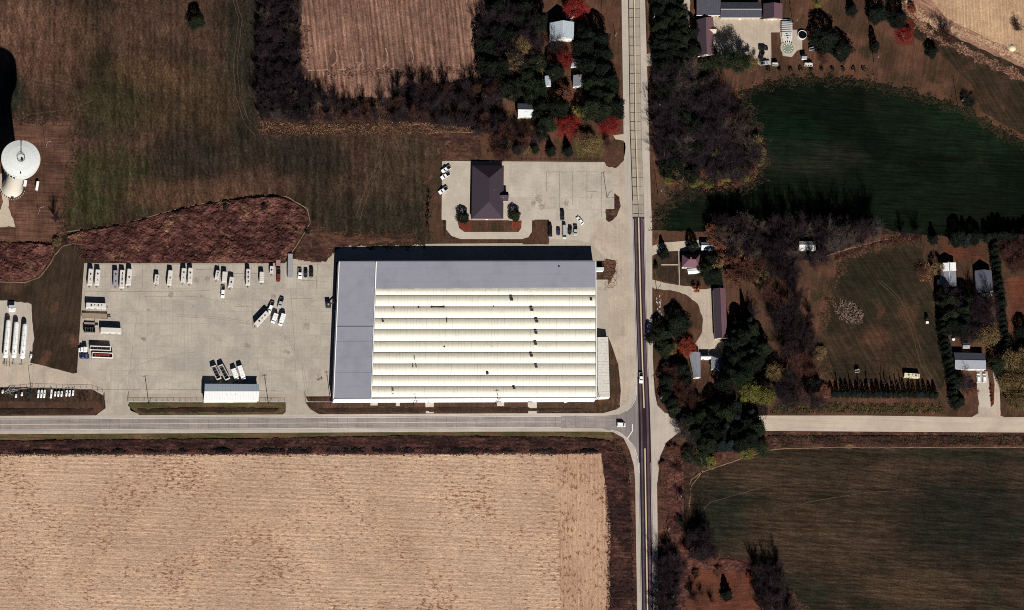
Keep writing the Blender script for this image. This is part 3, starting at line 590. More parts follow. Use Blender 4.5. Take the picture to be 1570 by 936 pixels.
# intersection
sheet('road_junction', [(900, 636), (925, 634), (945, 628), (960, 618), (970, 600), (974, 560), (1000, 560), (1003, 600), (1008, 622), (1020, 634), (1060, 637), (1060, 660), (1040, 664), (1022, 678), (1012, 700), (1008, 740), (974, 740), (972, 715), (965, 690), (956, 672), (940, 663), (900, 661)], 0.07, 'shoulder')
jn = sheet('junction_paving', [(925, 638), (950, 636), (964, 628), (974, 612), (977, 590), (981, 590), (984, 720), (979, 716), (974, 690), (963, 673), (950, 664), (925, 658)], 0.095, 'worn_asphalt')
path_line('stop_line', [(969.6, 650.5), (969.8, 661), (962.2, 672.5)], 1.4, 0.125, 'line_white', jn)
path_line('edge_line', [(976.5, 592), (976, 603), (974.5, 613), (968, 624), (960, 631)], 0.6, 0.125, 'line_white', jn)
path_line('edge_line', [(936, 659.5), (950, 663.3), (962, 673), (973, 686), (978, 703), (980, 725)], 0.6, 0.125, 'line_white', jn)
sheet('east_gravel_road', [(1054, 637), (1172, 637.5), (1330, 637.5), (1495, 640), (1660, 640), (4500, 650), (4500, 676), (1660, 664), (1400, 662.5), (1172, 661), (1054, 661)], 0.085, 'gravel_road', 0)
sheet('driveway', [(1497, 570), (1514, 570), (1518, 600), (1519, 626), (1502, 624), (1498, 600)], 0.07, 'concrete_lot')
sheet('gravel_drive', [(1500, 622), (1520, 624), (1524, 620), (1525, 590), (1521, 560), (1528, 560), (1533, 600), (1534, 638), (1545, 641), (1488, 641), (1500, 634)], 0.066, 'gravel', 0.3)
sheet('farm_drive', [(996, 378), (1020, 372), (1045, 370), (1075, 368), (1074, 384), (1046, 385), (1012, 386), (1000, 392)], 0.06, 'gravel', 0.4)
sheet('loop_drive', [(998, 428), (1012, 432), (1040, 438), (1062, 440), (1075, 444), (1094, 442), (1096, 520), (1110, 524), (1108, 545), (1068, 545), (1064, 530), (1076, 510), (1078, 490), (1070, 466), (1052, 452), (1030, 446), (1004, 443), (998, 440)], 0.06, 'gravel', 0.6)
sheet('sidewalk', [(1014, 405.5), (1040, 405.5), (1040, 407.2), (1014, 407.2)], 0.07, 'gravel', 0.1)
sheet('sidewalk', [(1040, 385), (1041.4, 385), (1042.4, 438), (1041, 438)], 0.072, 'gravel', 0.1)
sheet('farmyard_concrete', [(1093, 26), (1170, 30), (1205, 30), (1213, 32), (1214, 46), (1222, 46), (1225, 60), (1230, 62), (1230, 76), (1222, 78), (1214, 88), (1200, 86), (1196, 50), (1182, 50), (1183, 100), (1164, 100), (1150, 84), (1110, 90), (1093, 70)], 0.06, 'gravel')
sheet('farm_lane', [(1044, -60), (1060, -60), (1058, 0), (1058, 50), (1052, 64), (1046, 60), (1044, 10)], 0.06, 'gravel', 0.6)
sheet('field_entrance', [(990, 84), (1004, 78), (1006, 100), (990, 102)], 0.07, 'gravel', 0.5)
sheet('tower_drive', [(2, 288), (12, 292), (13, 318), (20, 336), (24, 348), (-30, 348), (-2, 330), (4, 310)], 0.045, 'gravel', 1.0)
sheet('tower_apron', [(-20, 276), (10, 298), (22, 294), (34, 282), (36, 270), (10, 262)], 0.05, 'gravel', 0.5, 1)
sheet('dock_apron', [(914, 430), (932, 430), (933, 516), (914, 516)], 0.085, 'concrete')
for q in ([(568, 617), (579, 617), (579, 622), (568, 622)], [(607, 617), (613, 617), (613, 623), (607, 623)], [(652, 616), (665, 616), (665, 634), (653, 634)], [(762, 617), (773, 617), (773, 623), (762, 623)], [(809, 616), (823, 616), (823, 634), (810, 634)]):
    sheet('entrance_slab', q, 0.085, 'concrete_lot')
sheet('office_planting', [(701, 338), (800, 338), (799, 350), (795, 356), (712, 356), (704, 350)], 0.07, 'lawn_brown')
sheet('brown_patch', [(930, 292), (948, 298), (952, 312), (948, 330), (938, 340), (930, 342), (928, 320)], 0.08, 'rough_brown', 1.2, 1)
sheet('brown_patch', [(928, 218), (958, 214), (960, 236), (952, 250), (936, 258), (927, 252)], 0.08, 'lawn_brown', 0.6, 1)
sheet('brown_patch', [(816, 338), (840, 338), (841, 375), (800, 375), (815, 360)], 0.075, 'lawn_brown', 0.3)
sheet('brown_patch', [(928, 396), (944, 400), (944, 416), (932, 440), (926, 442)], 0.083, 'rough_brown', 1.0)
litter('weed_spots', [(925, 398), (948, 398), (946, 440), (926, 446)], 500, 0.25, 'grass_tan', 0.09)
# yard slabs that the photograph shows as a grid
cnt = 0
for i, x in enumerate(np.arange(131, 508, 19.0)):
    for j, y in enumerate(np.arange(406, 616, 18.0)):
        q = [(x+0.25, y+0.25), (x+18.8, y+0.2), (x+18.8, y+17.8), (x+0.25, y+17.8)]
        if all(inside(YARD, np.array([a]), np.array([b]))[0] for a, b in q) and not (x > 495):
            dz = random.uniform(0, 0.006)
            slab('concrete_slab', q, 0.055, 0.085+dz, 'slab_yard', yard); cnt += 1
for i, x in enumerate(np.arange(780, 925, 18.0)):
    for j, y in enumerate(np.arange(249, 330, 18.0)):
        q = [(x+0.25, y+0.25), (x+17.8, y+0.2), (x+17.8, y+17.8), (x+0.25, y+17.8)]
        if all(inside(LOT, np.array([a]), np.array([b]))[0] for a, b in q):
            slab('concrete_slab', q, 0.05, 0.078+random.uniform(0, 0.006), 'slab_lot', lot)

gmat('tyre_mark', (150, 138, 126), (138, 127, 117), None, big=0.1, fine=1.0, fa=0.2, bump=0)
for pts in ([(470, 610), (462, 560), (440, 520), (400, 500), (340, 490), (270, 485)], [(473, 610), (465, 560), (443, 518), (402, 497), (340, 487), (270, 482)], [(175, 620), (182, 590), (210, 560), (260, 545), (300, 540)],
            [(455, 600), (450, 500), (445, 440)], [(380, 470), (300, 455), (220, 455)], [(195, 600), (205, 520), (215, 450)]):
    path_line('tyre_mark', smoothpoly(pts, 0), 0.5, 0.0945, 'tyre_mark', yard)
gmat('crack_fill', (112, 100, 92), (96, 86, 80), None, big=0.3, fa=0.3, bump=0)
for pts in ([(218, 405), (218, 448)], [(130, 447), (260, 447), (330, 446)], [(335, 404), (336, 420), (420, 419)], [(300, 414), (332, 413)], [(388, 448), (387, 512)], [(445, 458), (485, 458)], [(462, 430), (505, 432)], [(487, 404), (484, 458)], [(120, 598), (250, 597), (440, 600)], [(360, 470), (420, 472)], [(262, 408), (262, 440)]):
    path_line('crack', rough_edge(pts, 0.3, 6)[:-max(1, int(math.dist(pts[0], pts[-1])/6))], 0.45, 0.096, 'crack_fill', yard)
for pts in ([(838, 264), (838, 300)], [(838, 264), (922, 264)], [(858, 264), (858, 330)], [(878, 264), (878, 320)], [(900, 264), (900, 312)], [(900, 294), (922, 294)], [(922, 264), (922, 340)], [(906, 296), (908, 312)]):
    path_line('crack', rough_edge(pts, 0.3, 6)[:-max(1, int(math.dist(pts[0], pts[-1])/6))], 0.45, 0.09, 'crack_fill', lot)
gmat('oil_stain', (156, 144, 134), (148, 136, 127), None, big=0.3, fine=0.8, fa=0.2, bump=0)
for (x, y, q) in ((826, 306, 5), (831, 316, 4), (818, 312, 3), (868, 312, 3), (262, 452, 3), (350, 440, 3), (228, 476, 2), (301, 430, 4), (318, 428, 3), (420, 455, 3), (470, 500, 4), (440, 540, 4), (220, 520, 3), (380, 530, 4), (310, 455, 2.5)):
    feather('oil_stain', [(x-q, y-q*.4), (x+q, y+q*.4)], q*.7, 90, 'oil_stain', .3, .098)
# ================================================================== BUILDINGS
def Q(c, z): return [P(x, y, z) for x, y in c]
def rel(o, pts): return [(p.x-o.x, p.y-o.y, p.z) for p in pts]
def quadbox(c4, z0, z1):
    """closed box over four ground points c4 (world xy)"""
    return [(p[0], p[1], z0) for p in c4]+[(p[0], p[1], z1) for p in c4], [(3, 2, 1, 0), (4, 5, 6, 7), (0, 1, 5, 4), (1, 2, 6, 5), (2, 3, 7, 6), (3, 0, 4, 7)]
def lp(a, b, t): return tuple(a[i]+(b[i]-a[i])*t for i in range(len(a)))
def slope_panel(a, b, c, d, th=0.12, over=0.0):
    n = (Vector(b)-Vector(a)).cross(Vector(d)-Vector(a)).normalized()
    if n.z < 0: n = -n
    top = [tuple(Vector(p)+n*th) for p in (a, b, c, d)]
    return [a, b, c, d]+top, [(3, 2, 1, 0), (4, 5, 6, 7), (0, 1, 5, 4), (1, 2, 6, 5), (2, 3, 7, 6), (3, 0, 4, 7)]
def openings(parent, A, B, zt, nwin, door=True, out=0.04, wmat='window_glass', big=False):
    """windows and a door on the wall from A to B (world-relative xy)"""
    A = Vector((A[0], A[1], 0)); B = Vector((B[0], B[1], 0)); d = (B-A); L = d.length
    if L < 2.5: return
    d.normalize(); n = Vector((d.y, -d.x, 0))
    def plate(name, c, w_, z0, z1, mat, o_, par, t=0.06):
        a = A+d*(c-w_/2)+n*o_; b = A+d*(c+w_/2)+n*o_
        q = [a, b, b+n*t, a+n*t]
        vs, fs = quadbox([(p.x, p.y) for p in q], z0, z1); return MB().add(vs, fs).build(name, mat, par)
    slots = nwin+(1 if door else 0)
    for i in range(slots):
        c = L*(i+0.5)/slots
        if door and i == slots//2:
            dd = plate('door', c, 1.0 if not big else 3.2, 0.05, min(2.1, zt-0.2) if not big else min(3.6, zt-0.3), 'trim', 0.0, parent); continue
        f = plate('window', c, 1.3, 0.9, min(2.1, zt-0.25), 'trim', 0.0, parent, 0.05)
        plate('pane', c, 1.1, 1.0, min(2.0, zt-0.35), 'window_glass', 0.05, f, 0.03)
def house(name, label, c4, eave, rise, axis='ew', roofm='brown_shingle', wallm='white_siding', hip=0.0, cat='house', roofm2=None, ribs=0, inset=0.35, ends=None, chimney=False, doors=True, big=False, group=None, win=None):
    """c4: NW, NE, SE, SW roof-eave corners on the photo map"""
    W = Q(c4, eave); org = P(sum(p[0] for p in c4)/4, sum(p[1] for p in c4)/4, eave); org = Vector((org.x, org.y, 0))
    r = empty(name, org, 0, label, cat, group); E = rel(org, W); cx = lambda p: (p[0]*(1-0.0), p[1])
    # walls slightly inside the eaves
    ctr = (0, 0); walls = []
    for p in E:
        L = math.hypot(p[0], p[1]); walls.append((p[0]-p[0]/L*inset*1.4, p[1]-p[1]/L*inset*1.4))
    NW, NE, SE, SW = E; z1 = eave+rise
    if axis == 'ew':
        ra, rb = lp(NW, SW, 0.5), lp(NE, SE, 0.5)
    else:
        ra, rb = lp(NW, NE, 0.5), lp(SW, SE, 0.5)
    ra = (*ra[:2], z1); rb = (*rb[:2], z1)
    if hip:
        L = math.dist(ra, rb); ra2, rb2 = lp(ra, rb, min(hip/L, 0.49)), lp(rb, ra, min(hip/L, 0.49)); ra, rb = ra2, rb2
    vs, fs = quadbox(walls, 0, eave-0.05); wm = MB().add(vs, fs)
    if not hip:
        wa = walls; zr = z1-0.05
        if axis == 'ew': g_ = [(wa[0], wa[3], ra), (wa[1], wa[2], rb)]
        else: g_ = [(wa[0], wa[1], ra), (wa[3], wa[2], rb)]
        for a, b, t in g_:
            k = inset/max(1, math.dist(ra, rb)); mid = lp(a, b, 0.5)
            wm.add([(*a, eave-0.05), (*b, eave-0.05), (*mid, zr-0.05)], [(0, 1, 2), (2, 1, 0)][:1])
    wm.build('wall', wallm, r)
    rm2 = roofm2 or roofm
    def slope(a, b, c, d, mt):
        mb = MB().add(*slope_panel(a, b, c, d)); o = mb.build('roof_slope', mt, r)
        if ribs:
            n = int(math.dist(a, b)/ribs); rm = MB()
            nv = (Vector(b)-Vector(a)).cross(Vector(d)-Vector(a)).normalized(); nv = nv if nv.z > 0 else -nv
            for i in range(1, n):
                p = Vector(lp(a, b, i/n))+nv*0.14; q = Vector(lp(d, c, i/n))+nv*0.14; rm.bar(p, q, 0.05, 4)
            rm.build('roof_rib', mt, o, kind='stuff')
    if axis == 'ew':
        slope(NW, NE, rb, ra, roofm); slope(SW, SE, rb, ra, rm2)
        if hip: 
            for a, b, t in ((NW, SW, ra), (NE, SE, rb)): slope(a, b, t, lp(t, a, 0.001), roofm)
    else:
        slope(NW, SW, rb, ra, roofm); slope(NE, SE, rb, ra, rm2)
        if hip:
            for a, b, t in ((NW, NE, ra), (SW, SE, rb)): slope(a, b, t, lp(t, a, 0.001), roofm)
    ridge = MB(); ridge.bar((*ra[:2], ra[2]+0.13), (*rb[:2], rb[2]+0.13), 0.12, 5); ridge.build('ridge_cap', 'trim' if ribs else roofm, r)
    fa = MB(); fa.bar((SW[0], SW[1]-0.03, eave-0.02), (SE[0], SE[1]-0.03, eave-0.02), 0.13, 4); fa.build('gutter', 'trim', r)
    nw = win if win is not None else max(1, int(math.dist(SW, SE)/3.5))
    openings(r, (walls[3][0], walls[3][1]), (walls[2][0], walls[2][1]), eave-0.1, nw, doors, big=big)
    if not big: openings(r, (walls[2][0], walls[2][1]), (walls[1][0], walls[1][1]), eave-0.1, max(1, int(math.dist(NE, SE)/4)), False)
    if chimney:
        m_ = lp(ra, rb, 0.3); MB().box(m_[0]-0.4, m_[0]+0.4, m_[1]+0.2, m_[1]+1.0, eave, z1+0.9).build('chimney', 'brick_wall', r)
    # roof vents (plumbing stacks)
    for k in range(2):
        t = random.uniform(0.25, 0.75); m_ = lp(ra, rb, t); q_ = lp(m_, lp(NE, SE, 0.5) if axis == 'ns' else lp(SW, SE, 0.5), 0.35)
        MB().cyl((q_[0], q_[1]), 0.12, 0.12, eave+rise*0.5, eave+rise*0.65+0.45, 6).build('roof_vent', 'galvanised', r)
    return r

# ---- warehouse
H = 7.6
wh = empty('warehouse', Vector((*P(715, 510, 0)[:2], 0)), 0, 'huge warehouse with slate grey and white ribbed roof beside the crossroads', 'warehouse'); OW = wh.location.copy()
def WL(px, py, z): p = P(px, py, z); return (p.x-OW.x, p.y-OW.y, z)
ro = {'NW': (520, 401.5), 'NM': (577, 401), 'NE': (913.5, 400.5), 'SE': (914.5, 610.5), 'SM': (569, 611.5), 'SW': (511.5, 612)}
outer = [ro['NW'], ro['NE'], ro['SE'], ro['SW']]
top = [WL(*c, H) for c in outer]
vs, fs = quadbox([(p[0], p[1]) for p in top], 0, H-0.35)
MB().add(vs, fs).build('wall', 'white_siding', wh)
def plate_px(name, c, z0, z1, mat, parent=wh):
    vs, fs = quadbox([WL(x, y, z1)[:2] for x, y in c], z0, z1); return MB().add(vs, fs).build(name, mat, parent)
def xw(y): return 577-8*(y-401)/210   # line between west block and the bays
plate_px('west_roof', [(520.8, 402.2), (xw(401)-0.8, 402), (xw(500)-0.8, 500), (516.6, 500)], H-0.3, H, 'slate_roof')
plate_px('west_roof', [(516.5, 501), (xw(501)-0.8, 501), (xw(611)-0.8, 611), (512.2, 611.3)], H-0.3, H-0.06, 'slate_roof')
plate_px('roof_seam', [(516.2, 500), (xw(500)-0.6, 500), (xw(500)-0.6, 501), (516.2, 501)], H-0.3, H+0.04, 'dark_steel')
plate_px('north_roof', [(xw(401)+0.8, 401.6), (913, 401.2), (913, 441.2), (xw(441)+0.8, 442)], H-0.3, H+0.35, 'slate_roof')
# membrane sheet laps on the slate roof, real low ribs
for yy in (412, 422, 432): plate_px('roof_lap', [(xw(401)+1.5, yy), (912.5, yy-0.4), (912.5, yy-0.2), (xw(401)+1.5, yy+0.2)], H+0.35, H+0.38, 'slate_roof')
for yy in (424, 447, 470, 524, 548, 572, 594): plate_px('roof_lap', [(521-(yy-401)*0.04, yy), (xw(yy)-1.2, yy-0.2), (xw(yy)-1.2, yy), (521-(yy-401)*0.04, yy+0.25)], H-0.06, H+0.03, 'slate_roof')
def parapet(a, b, wpx, z1, mat='white_flash', name='parapet'):
    dx, dy = b[0]-a[0], b[1]-a[1]; L = math.hypot(dx, dy); nx, ny = -dy/L*wpx/2, dx/L*wpx/2
    plate_px(name, [(a[0]+nx, a[1]+ny), (b[0]+nx, b[1]+ny), (b[0]-nx, b[1]-ny), (a[0]-nx, a[1]-ny)], H-0.4, z1, mat)
parapet((520.2, 401.5), (511.6, 612), 1.1, H+0.25); parapet((xw(401), 401.5), (xw(441), 441.5), 1.5, H+0.75)
parapet((xw(441), 441.5), (xw(611), 611), 0.9, H+0.55); parapet((520, 401), (577, 400.7), 0.5, H+0.1, 'slate_roof'); parapet((577, 400.7), (913, 400.2), 0.5, H+0.5, 'slate_roof')
parapet((913.6, 400.5), (914.8, 610.5), 1.0, H+0.62)
# white barrel bays
edges = [442.4, 452.5, 470.3, 487.9, 505.4, 523, 540.4, 557.8, 575.3, 592.8, 609.8]
for k in range(len(edges)-1):
    ya, yb = edges[k]+0.8, edges[k+1]-0.3; rise = 1.12 if k else 0.45
    xa0, xb0 = xw(ya)+0.6, 912.9
    N = 10; mb = MB(); prof = []
    for i in range(N+1):
        t = i/N; yy = ya+(yb-ya)*t
        # gentle north slope, then the brow and a steep south drop
        hgt = rise*(math.sin(math.pi*min(1, (t*0.94+0.03)))**0.8)
        prof.append((yy, H-0.25+hgt))
    nx_ = 34
    for j in range(nx_):
        # each roof sheet a piece, lapped a few millimetres over the last
        u0, u1 = j/nx_, (j+1)/nx_; dz = 0.03*((j*7+k*3) % 3)/3+0.02*(j % 2)
        vs = []; n = N+1
        for (yy, z) in prof: 
            x0 = xa0+(xb0-xa0)*u0+0.04; x1 = xa0+(xb0-xa0)*u1-0.04
            vs += [WL(x0, yy, z+dz), WL(x1, yy, z+dz)]
        sh = MB().add(vs, [(2*i, 2*i+2, 2*i+3, 2*i+1) for i in range(N)])
        mb.add(sh.v, sh.f)
    # split into ten bays, sheets joined
    o = mb.build('roof_bay', 'white_membrane', wh)
    sm = MB()
    for j in range(1, nx_*2):
        x0 = xa0+(xb0-xa0)*j/(nx_*2)+random.uniform(-0.5, 0.5)
        if random.random() < 0.5: continue
        for i in range(0, N-1): sm.bar(WL(x0, prof[i][0], prof[i][1]+0.05), WL(x0, prof[i+1][0], prof[i+1][1]+0.05), 0.04, 3)
    sm.build('sheet_seam', 'old_roof', o, kind='stuff')
    plate_px('valley_gutter', [(xw(yb)+0.6, yb-0.35), (913, yb-0.35), (913, yb+1.1), (xw(yb)+0.6, yb+1.1)], H-0.5, H-0.18, 'gutter')
# south wall cladding panels, dock doors
for i in range(34):
    a = lp(ro['SW'], ro['SE'], i/34); b = lp(ro['SW'], ro['SE'], (i+1)/34)
    A = WL(a[0]+0.15, a[1], H); B = WL(b[0]-0.15, b[1], H)
    vs, fs = quadbox([(A[0], A[1]-0.02), (B[0], B[1]-0.02), (B[0], B[1]-0.10), (A[0], A[1]-0.10)], 0.1, H+0.3)
    MB().add(vs, fs).build('wall_panel', 'white_flash', wh)
for px in (573, 610, 658, 768, 816):
    A = WL(px-3.5, 611.3, H); B = WL(px+3.5, 611.3, H)
    vs, fs = quadbox([(A[0]-0.2, A[1]-0.10), (B[0]-0.2, B[1]-0.10), (B[0]-0.2, B[1]-0.16), (A[0]-0.2, A[1]-0.16)], 0.1, 2.4); MB().add(vs, fs).build('door', 'galvanised', wh)
for px, py, s in [(784, 460, 1.1), (815, 476, 1.1), (822.5, 493.5, 1.1), (821.5, 511, 1.0), (821, 528, 1.0), (814.5, 546, 1.0), (822, 563, 0.9), (788, 596, 0.9), (906, 460, 0.8), (747, 573, 0.9), (587, 493, 0.7), (681, 532, 0.6), (604, 472.5, 0.5), (642, 472, 0.5), (662, 471.5, 0.5), (681, 471, 0.5), (757, 470.5, 0.4), (857, 409, 0.5), (905, 493, 0.4), (904, 511, 0.4), (907, 511, 0.4), (797, 602, 0.4)]:
    p = WL(px, py, H+0.6); b_ = empty  # curb, hood
    v_ = MB().box(p[0]-0.55*s, p[0]+0.55*s, p[1]-0.5*s, p[1]+0.5*s, H-0.2, H+1.4*s).build('roof_vent', 'galvanised', wh)
    MB().box(p[0]-0.75*s, p[0]+0.75*s, p[1]-0.7*s, p[1]+0.7*s, H+1.4*s, H+1.75*s, 0.25*s, 0.25*s).build('vent_hood', 'dark_steel', v_)
for px, py, l in [(685, 492, 2.2), (635, 549, 2.0), (633, 562, 1.4), (638, 562, 1.4), (672, 471.4, 6)]:
    p = WL(px, py, H+0.6)
    if l > 5: MB().box(p[0]-3, p[0]+3.2, p[1]-0.15, p[1]+0.15, H+0.35, H+0.75).build('roof_duct', 'gutter', wh)
    else: MB().box(p[0]-0.2, p[0]+0.2, p[1]-l/2, p[1]+l/2, H+0.5, H+1.0).build('roof_duct', 'dark_steel', wh)
p = WL(602, 600, H+0.9); MB().box(p[0]-0.5, p[0]+0.5, p[1]-1.6, p[1]+1.4, H+0.4, H+0.84).build('roof_patch', 'gutter', wh)
# exhaust stack on the west wall
p = WL(503.5, 468, 3); 
# east lean-to
e0 = [(916, 517), (932.4, 517), (935, 609), (916.2, 609.5)]
tz = [WL(x, y, 4.2 if i in (1, 2) else 5.0) for i, (x, y) in enumerate(e0)]
lt = MB().add([(p[0], p[1], 0) for p in tz]+tz, [(3, 2, 1, 0), (4, 5, 6, 7), (0, 1, 5, 4), (1, 2, 6, 5), (2, 3, 7, 6), (3, 0, 4, 7)]).build('lean_to', 'white_siding', wh)
for i in range(22):
    for j in range(3):
        a0, a1 = lp(tz[0], tz[3], i/22+0.003), lp(tz[0], tz[3], (i+1)/22-0.003); b0, b1 = lp(tz[1], tz[2], i/22+0.003), lp(tz[1], tz[2], (i+1)/22-0.003)
        q = [lp(a0, b0, j/3+0.01), lp(a0, b0, (j+1)/3-0.01), lp(a1, b1, (j+1)/3-0.01), lp(a1, b1, j/3+0.01)]; dz = 0.03+random.uniform(0, 0.05)
        q = [(p[0], p[1], p[2]+dz) for p in q]
        MB().add(*slope_panel(*q, th=0.05)).build('roof_sheet', 'old_roof', lt)
# lean-to clutter, north-east annex
ax = plate_px('annex', [(914.8, 410.5), (925.5, 410.5), (925.5, 415), (914.8, 415)], 0, 3.0, 'white_siding'); plate_px('annex_roof', [(914.6, 410.2), (925.9, 410.2), (925.9, 415.4), (914.6, 415.4)], 3.0, 3.15, 'pale_roof')
plate_px('kerb_wall', [(915, 429), (932, 429), (932, 429.8), (915, 429.8)], 0, 0.4, 'concrete')

# ---- machine shed in the yard
house('machine_shed', 'low white metal shed with grey north slope at the yard fence', [(314, 589), (397.3, 589.5), (396.3, 614.5), (312, 615)], 4.2, 1.6, 'ew', 'blue_metal', 'white_siding', cat='shed', roofm2='shed_roof', ribs=1.3, big=True, win=0)
# ---- office
house('office_building', 'brown hip roofed office in its pale concrete car park', [(724.5, 254), (772.3, 254.5), (771.5, 336), (723, 336)], 3.0, 4.6, 'ns', 'brown_shingle', 'brick_wall', hip=8.0, cat='office')
po = house('entrance_porch', 'small gabled porch on the east side of the brown office', [(766, 294.5), (779, 294.5), (779, 309), (766, 309)], 2.8, 2.4, 'ew', 'brown_shingle', 'brick_wall', hip=0, cat='porch', win=0)
# ---- farmstead north
house('farmhouse', 'tall farmhouse with pale blue grey roof among dark trees', [(843, 35.5), (880, 34), (879.5, 60), (843, 60.5)], 5.6, 3.6, 'ns', 'blue_metal', 'white_siding', ribs=1.0)
house('farmhouse', 'small grey roofed house half hidden behind the big dark evergreen', [(879, 116), (897.5, 116), (897, 133.5), (878.5, 133.5)], 3.4, 2.0, 'ns', 'grey_shingle', 'white_siding', chimney=True)
house('garage', 'little grey garage just south of the red tree', [(876, 90), (892, 92), (890, 104), (875, 103)], 2.6, 1.4, 'ew', 'grey_shingle', 'white_siding', cat='garage', win=1)
house('tool_shed', 'narrow pale shed west of the half hidden farmhouse', [(835.5, 117), (844.5, 117), (844.5, 132.5), (835.5, 132.5)], 2.6, 0.9, 'ns', 'blue_metal', 'white_siding', cat='shed', win=0)
house('barn', 'small barn with dark north slope and light south slope', [(793.5, 159), (817, 160), (817, 179.5), (794, 179.5)], 4.2, 1.6, 'ew', 'slate_shingle', 'white_siding', cat='barn', roofm2='pale_roof')
house('lean_shed', 'white flat hut north of the tall farmhouse', [(868, 22.5), (881, 22.5), (881, 27.5), (868, 28)], 2.3, 0.3, 'ew', 'shed_roof', 'white_siding', cat='hut', win=0)
# ---- northeast farm
house('cattle_barn', 'long low dark metal barn at the top edge', [(1068, -22), (1104, -22), (1104, 24), (1068, 24)], 4.0, 2.0, 'ew', 'dark_metal', 'tan_siding', cat='barn', ribs=1.2)
house('cattle_barn', 'wide dark slate barn behind the pale farmyard concrete', [(1104.6, 4), (1167, 4), (1167, 27.5), (1104.6, 27.5)], 4.0, 1.5, 'ew', 'dark_metal', 'tan_siding', cat='barn', ribs=1.2)
house('stable', 'narrow mauve roofed wing running south from the dark barns', [(1068, 31), (1093, 27), (1094, 84), (1070, 87)], 3.4, 2.6, 'ns', 'brown_shingle', 'tan_siding', cat='stable', roofm2='mauve_shingle')
house('dormer_shed', 'tiny gabled shed against the east side of the mauve wing', [(1087, 42), (1098, 42), (1098, 51), (1087, 51)], 3.4, 1.4, 'ew', 'tan_siding', 'tan_siding', cat='shed', win=0)
house('farm_garage', 'brown gabled garage at the east end of the dark barns', [(1170.5, 6), (1199.5, 6), (1199.5, 29.5), (1170.5, 29.5)], 3.2, 2.2, 'ns', 'brown_shingle', 'tan_siding', cat='garage', roofm2='mauve_shingle')
house('garden_shed', 'small dark grey shed southeast of the round pool', [(1229, 84), (1237, 84), (1237, 91), (1229, 91)], 2.6, 0.9, 'ew', 'grey_shingle', 'white_siding', cat='shed', win=0)
# ---- east roadside
house('cottage', 'cottage with pinkish brown hipped roof and bright white porch by the road', [(1046, 391), (1074, 390), (1073, 412), (1045.5, 410)], 3.2, 3.2, 'ew', 'mauve_shingle', 'white_siding', hip=3.0, chimney=True)
house('cottage_porch', 'bright white flat porch roof on the south side of the pinkish cottage', [(1053.5, 413), (1075, 412), (1076, 418), (1055, 419.5)], 2.5, 0.3, 'ew', 'white_metal', 'white_siding', cat='porch', win=0)
house('detached_garage', 'silvery garage streaked by branch shadows behind the pinkish cottage', [(1075, 372), (1094.5, 373), (1095, 384), (1075, 383.5)], 3.0, 1.2, 'ew', 'blue_metal', 'white_siding', cat='garage', ribs=1.0, win=1)
house('poultry_house', 'very long narrow brown barn beside the gravel loop', [(1093.5, 443), (1112, 443), (1115, 519), (1096.5, 520)], 3.4, 1.8, 'ns', 'brown_shingle', 'tan_siding', cat='barn', roofm2='mauve_shingle')
house('ranch_house', 'west wing of the blue grey farmhouse, running north to south', [(1056, 541), (1073.5, 541), (1074, 579.5), (1064, 580)], 3.2, 2.0, 'ns', 'grey_shingle', 'white_siding')
house('ranch_wing', 'square east wing of the blue grey farmhouse', [(1090.5, 546), (1108, 546), (1108.5, 567), (1090.5, 567)], 3.2, 2.0, 'ns', 'grey_shingle', 'white_siding', hip=2.0)
house('breezeway', 'low roof joining the two wings of the blue grey farmhouse', [(1074.3, 545), (1090, 545), (1090, 550.5), (1074.3, 550.5)], 3.0, 0.7, 'ew', 'pale_roof', 'white_siding', cat='porch', win=1)
house('pole_barn', 'white striped shed roof among bare trees north of the pasture', [(1225, 370.5), (1250.5, 370.5), (1250, 383.5), (1224.5, 383)], 3.6, 1.2, 'ew', 'shed_roof', 'white_siding', cat='shed', ribs=1.0, win=0)
house('privy', 'tiny white hut beside the striped shed roof', [(1215.5, 383.5), (1222.5, 383.5), (1222.5, 388), (1215.5, 388)], 2.3, 0.4, 'ew', 'shed_roof', 'white_siding', cat='hut', win=0)
h1 = house('east_house', 'house with white northern and grey southern metal roof', [(1441.5, 404), (1464.5, 403), (1466.5, 438.5), (1444, 440)], 3.4, 1.9, 'ns', 'grey_shingle', 'white_siding', ribs=1.2)
h2 = h1.location
for (a, b, rdg) in (((1441.2, 403.6), (1443, 416.5), 1), ((1465.2, 402.6), (1466, 415.5), 1)):
    zt, ze = 3.4+1.9+0.16, 3.4+0.16
    r0 = P(1453, 403.3, zt); r1 = P(1453.8, 416, zt); e0_ = P(*a, ze); e1_ = P(*b, ze)
    MB().add(*slope_panel(*[(p.x-h2.x, p.y-h2.y, p.z+0.05) for p in (e0_, e1_, r1, r0)], th=0.06)).build('roof_cover', 'white_metal', h1)
house('east_porch', 'narrow white lean-to at the southwest corner of the two tone house', [(1437, 429.5), (1441, 429), (1443, 439.5), (1438, 440)], 2.4, 0.2, 'ns', 'white_metal', 'white_siding', cat='porch', win=0)
house('bungalow', 'dark blue grey gabled bungalow beside the long conifer hedge', [(1494.5, 415.5), (1520, 415.5), (1522.5, 447.5), (1497, 448)], 3.2, 2.4, 'ns', 'slate_shingle', 'white_siding')
house('bungalow_porch', 'small white porch south of the dark bungalow', [(1504, 450.5), (1521, 450.5), (1521, 454), (1505, 454.5)], 2.4, 0.3, 'ew', 'white_metal', 'white_siding', cat='porch', win=0)
house('roadside_house', 'long slate grey house at the head of the paired driveways', [(1462, 541), (1509, 542), (1511.5, 567), (1464, 566)], 3.2, 2.0, 'ew', 'slate_shingle', 'white_siding', roofm2='grey_shingle')
